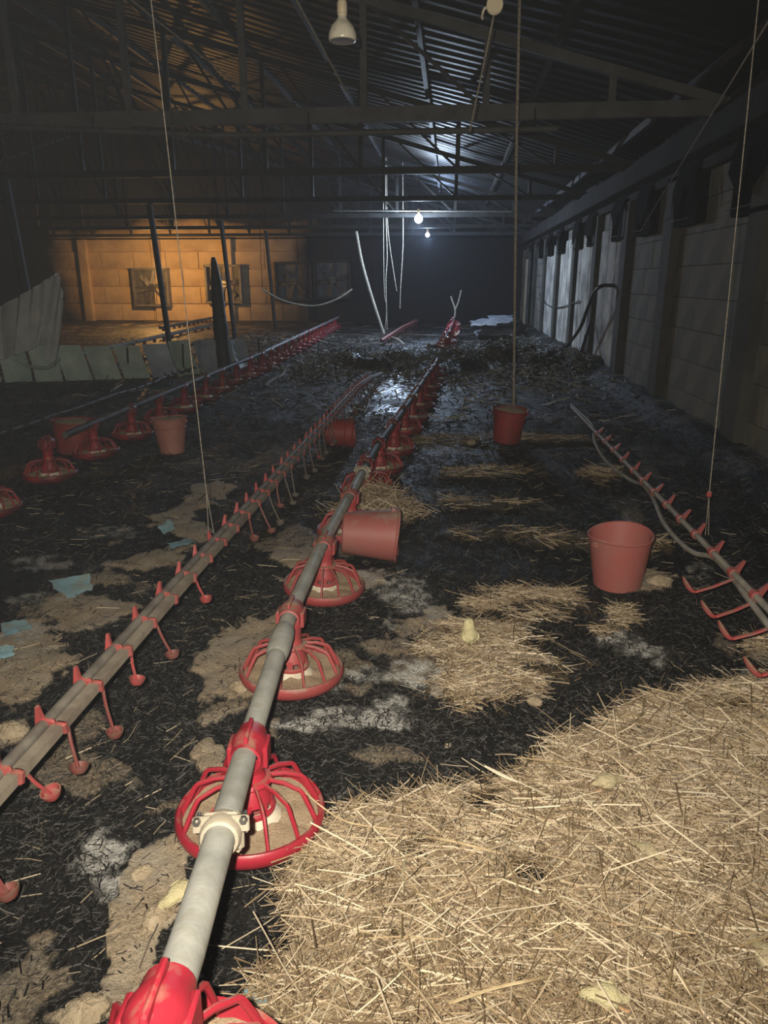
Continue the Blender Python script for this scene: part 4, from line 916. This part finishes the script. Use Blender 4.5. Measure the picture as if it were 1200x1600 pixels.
# ------------------------------------------------------------------ loose straw and char: too many to count
def strands(n, xy, L, r, cols, lift, tilt=.18, seed=0, bend=.15, wide=1.0, groundh=None):
    rs = np.random.RandomState(seed); x, y = xy; n = len(x)
    z = height(x, y) if groundh is None else groundh
    th = rs.rand(n) * 2 * PI; tl = rs.randn(n) * tilt; ln = L[0] + (L[1] - L[0]) * rs.rand(n) ** 1.8; rad = r[0] + (r[1] - r[0]) * rs.rand(n)
    d = np.stack([np.cos(th) * np.cos(tl), np.sin(th) * np.cos(tl), np.sin(tl)], 1)
    side = np.stack([-np.sin(th), np.cos(th), np.zeros(n)], 1); up = np.cross(d, side) * -1
    z0 = z + lift[0] + (lift[1] - lift[0]) * rs.rand(n) + np.abs(np.sin(tl)) * ln * .35
    c = np.stack([x, y, z0], 1); bd = (rs.rand(n) - .5) * bend; bu = (rs.rand(n) - .6) * bend * .6
    V = np.zeros((n, 9, 3))
    for i, s in enumerate((-.5, 0, .5)):
        q = c + d * (ln * s)[:, None] + side * (bd * ln * (.25 - s * s) * 4 * .5)[:, None] - up * (bu * ln * (.25 - s * s) * 2)[:, None]
        for k in range(3):
            a = 2 * PI * k / 3 + .5
            V[:, i * 3 + k] = q + side * (math.cos(a) * rad * wide)[:, None] + up * (math.sin(a) * rad)[:, None]
    F = []
    for i in range(2):
        for k in range(3): F.append((i * 3 + k, i * 3 + (k + 1) % 3, i * 3 + 3 + (k + 1) % 3, i * 3 + 3 + k))
    F = np.array(F)[None] + (np.arange(n) * 9)[:, None, None]
    cc = np.array(cols); ci = rs.randint(0, len(cc), n); C = cc[ci] * (.65 + .6 * rs.rand(n))[:, None]
    C4 = np.ones((n, 9, 4)); C4[:, :, :3] = C[:, None, :]
    return V.reshape(-1, 3), F.reshape(-1, 4), C4.reshape(-1, 4)
def sample(n, test, box, seed):
    rs = np.random.RandomState(seed); X = []; Y = []; k = 0
    while sum(len(a) for a in X) < n and k < 60:
        x = box[0] + (box[1] - box[0]) * rs.rand(n); y = box[2] + (box[3] - box[2]) * rs.rand(n); m = test(x, y, rs); X.append(x[m]); Y.append(y[m]); k += 1
    return np.concatenate(X)[:n], np.concatenate(Y)[:n]
STR_M = attr_mat('straw', .55, .5); STRC = [(.34, .255, .155), (.27, .20, .12), (.42, .335, .22), (.19, .13, .075), (.56, .47, .34), (.10, .07, .04), (.23, .17, .10)]
def inview(x, y, pad=160):
    px, py = proj(x, y, 0 * x); return (px > -pad) & (px < 1200 + pad) & (py < 1600 + pad)
s1 = sample(54000, lambda x, y, rs: straw_zone(x, y) & inview(x, y, 420), (-.35, 2.0, .35, 2.5), 1)
h1 = height(*s1)
parts = [strands(0, s1, (.03, .16), (.0005, .0014), STRC, (-.002, .030), .20, 2, groundh=h1)]
s2 = sample(2000, lambda x, y, rs: straw_zone(x + .05 * rs.randn(len(x)), y + .08 * rs.randn(len(x))), (-.5, 2.0, .35, 2.7), 3)
parts.append(strands(0, s2, (.07, .22), (.0010, .0021), STRC[2:5] + [(.55, .48, .34), (.3, .22, .12)], (.015, .04), .20, 4, wide=1.3))
def join(ps):
    o = 0; V = []; F = []; C = []
    for v, f, c in ps: V.append(v); F.append(f + o); C.append(c); o += len(v)
    return np.concatenate(V), np.concatenate(F), np.concatenate(C)
V, F, C = join(parts); tag(link('loose_straw', np_mesh('loose_straw', V, F, STR_M, C)), 'bed of loose golden straw filling the lower right foreground', 'straw', kind='stuff')
# smaller clumps
def mats_test(thr):
    def f(x, y, rs): return (field(x, y, MATS, 41) > thr) & (rs.rand(len(x)) < np.clip(field(x, y, MATS, 41), 0, 1) ** 1.5 * sstep(.3, .6, fbm(x * 9, y * 9, 3, 95)))
    return f
s3 = sample(6500, mats_test(.12), (-.5, 1.7, 2.1, 3.4), 5); s4 = sample(1500, mats_test(.15), (-.6, 1.9, 3.4, 7.5), 6)
V, F, C = join([strands(0, s3, (.03, .15), (.0007, .0018), STRC, (-.004, .025), .14, 7), strands(0, s4, (.05, .20), (.001, .0022), STRC, (.0, .02), .15, 8)])
tag(link('straw_clumps', np_mesh('straw_clumps', V, F, STR_M, C)), 'scattered clumps of straw on the black litter mid-floor', 'straw', kind='stuff')
# heap of straw behind the overturned bucket
rs = np.random.RandomState(9); c0 = G(588, 795); n = 900
hx = c0.x + rs.randn(n) * .13; hy = c0.y + rs.randn(n) * .08; hh = height(hx, hy) + .16 * np.exp(-(((hx - c0.x) / .15) ** 2 + ((hy - c0.y) / .10) ** 2)) * rs.rand(n)
V, F, C = strands(0, (hx, hy), (.07, .26), (.0012, .0026), STRC, (0, .01), .45, 10, bend=.5, groundh=hh)
tag(link('straw_heap', np_mesh('straw_heap', V, F, STR_M, C)), 'tangled straw heap behind the overturned pink bucket', 'straw', kind='stuff')
# stray pale straws over the char, all distances
def stray(x, y, rs): return (~straw_zone(x, y)) & inview(x, y)
s5 = sample(1500, lambda x, y, rs: stray(x, y, rs) & (fbm(x * 1.6, y * 1.6, 3, 91) > .50), (-3.2, 2.2, .7, 7.5), 11); s6 = sample(900, lambda x, y, rs: stray(x, y, rs) & (fbm(x * .9, y * .9, 3, 93) > .5), (-9, 2.3, 7.5, 20), 12)
V, F, C = join([strands(0, s5, (.02, .12), (.0007, .0018), [(.36, .29, .18), (.27, .22, .15), (.45, .38, .26), (.15, .13, .1)], (0, .012), .12, 13), strands(0, s6, (.08, .35), (.003, .009), [(.3, .28, .22), (.2, .2, .18), (.4, .38, .32)], (0, .03), .2, 14)])
tag(link('stray_straw', np_mesh('stray_straw', V, F, STR_M, C)), 'stray pale straws strewn over the burnt floor', 'straw', kind='stuff')
# charred fibres
CH_M = attr_mat('char', .6, .35); CHC = [(.010, .010, .011), (.02, .019, .018), (.006, .006, .007), (.035, .033, .03), (.014, .013, .013), (.065, .06, .055)]
def burnt(x, y, rs):
    st, ma, ta, ash, wet = masks(x, y); return (rs.rand(len(x)) < 1.0 - .93 * np.clip(st + ta * 1.4, 0, 1) - .45 * np.clip(ash, 0, 1)) & inview(x, y)
c1 = sample(60000, burnt, (-1.9, 1.7, .6, 3.4), 15); c2 = sample(26000, burnt, (-4.2, 2.3, 3.4, 7.5), 16)
V, F, C = join([strands(0, c1, (.006, .038), (.0005, .0015), CHC, (-.004, .010), .35, 17, wide=1.6), strands(0, c2, (.015, .07), (.001, .0026), CHC, (-.004, .014), .35, 18, wide=1.6)])
tag(link('charred_fibres', np_mesh('charred_fibres', V, F, CH_M, C)), 'glossy black charred straw fibres covering the burnt floor', 'litter', kind='stuff')
# the debris ridge
rs = np.random.RandomState(20); n = 9000; rx = rs.uniform(-3.0, 2.2, n); ry = 12.6 + rs.randn(n) * 1.15; k_ = fbm(rx * 2.2, ry * 2.2, 3, 97) + .1 * (rx > -1) > .50; rx, ry = rx[k_], ry[k_]
V1 = strands(0, (rx, ry), (.05, .34), (.002, .008), [(.05, .05, .045), (.24, .24, .20), (.38, .37, .30), (.10, .10, .085), (.55, .54, .48), (.03, .03, .03)], (-.02, .03), .35, 21, bend=.7, wide=2.0)
n = 7000; rx = rs.uniform(-6, 2.3, n); ry = rs.uniform(7.5, 20, n)
V2 = strands(0, (rx, ry), (.05, .22), (.002, .006), [(.02, .02, .02), (.06, .06, .055), (.012, .012, .012), (.14, .14, .12)], (-.01, .012), .2, 22, bend=.4, wide=2.0)
V, F, C = join([V1, V2]); tag(link('burnt_debris', np_mesh('burnt_debris', V, F, CH_M, C)), 'ridge of burnt straw and twisted debris across the far floor', 'debris', kind='stuff')

# ------------------------------------------------------------------ smoke haze that fills the house
hz = bpy.data.materials.new('smoke_haze'); hz.use_nodes = True; N = hz.node_tree.nodes; N.remove(N['Principled BSDF'])
vsn = N.new('ShaderNodeVolumeScatter'); vsn.inputs['Color'].default_value = (.80, .88, 1.0, 1); vsn.inputs['Density'].default_value = .0021; vsn.inputs['Anisotropy'].default_value = .45
hz.node_tree.links.new(vsn.outputs[0], N['Material Output'].inputs['Volume'])
hm = MB().box(((XL + XR) / 2, (YF + YB) / 2, 3.4), (XR - XL + 2, YF - YB + 2, 8.4)).mesh('smoke_haze', hz, False)
tag(link('smoke_haze', hm), 'thin bluish smoke haze filling the burnt house', 'haze', kind='stuff')
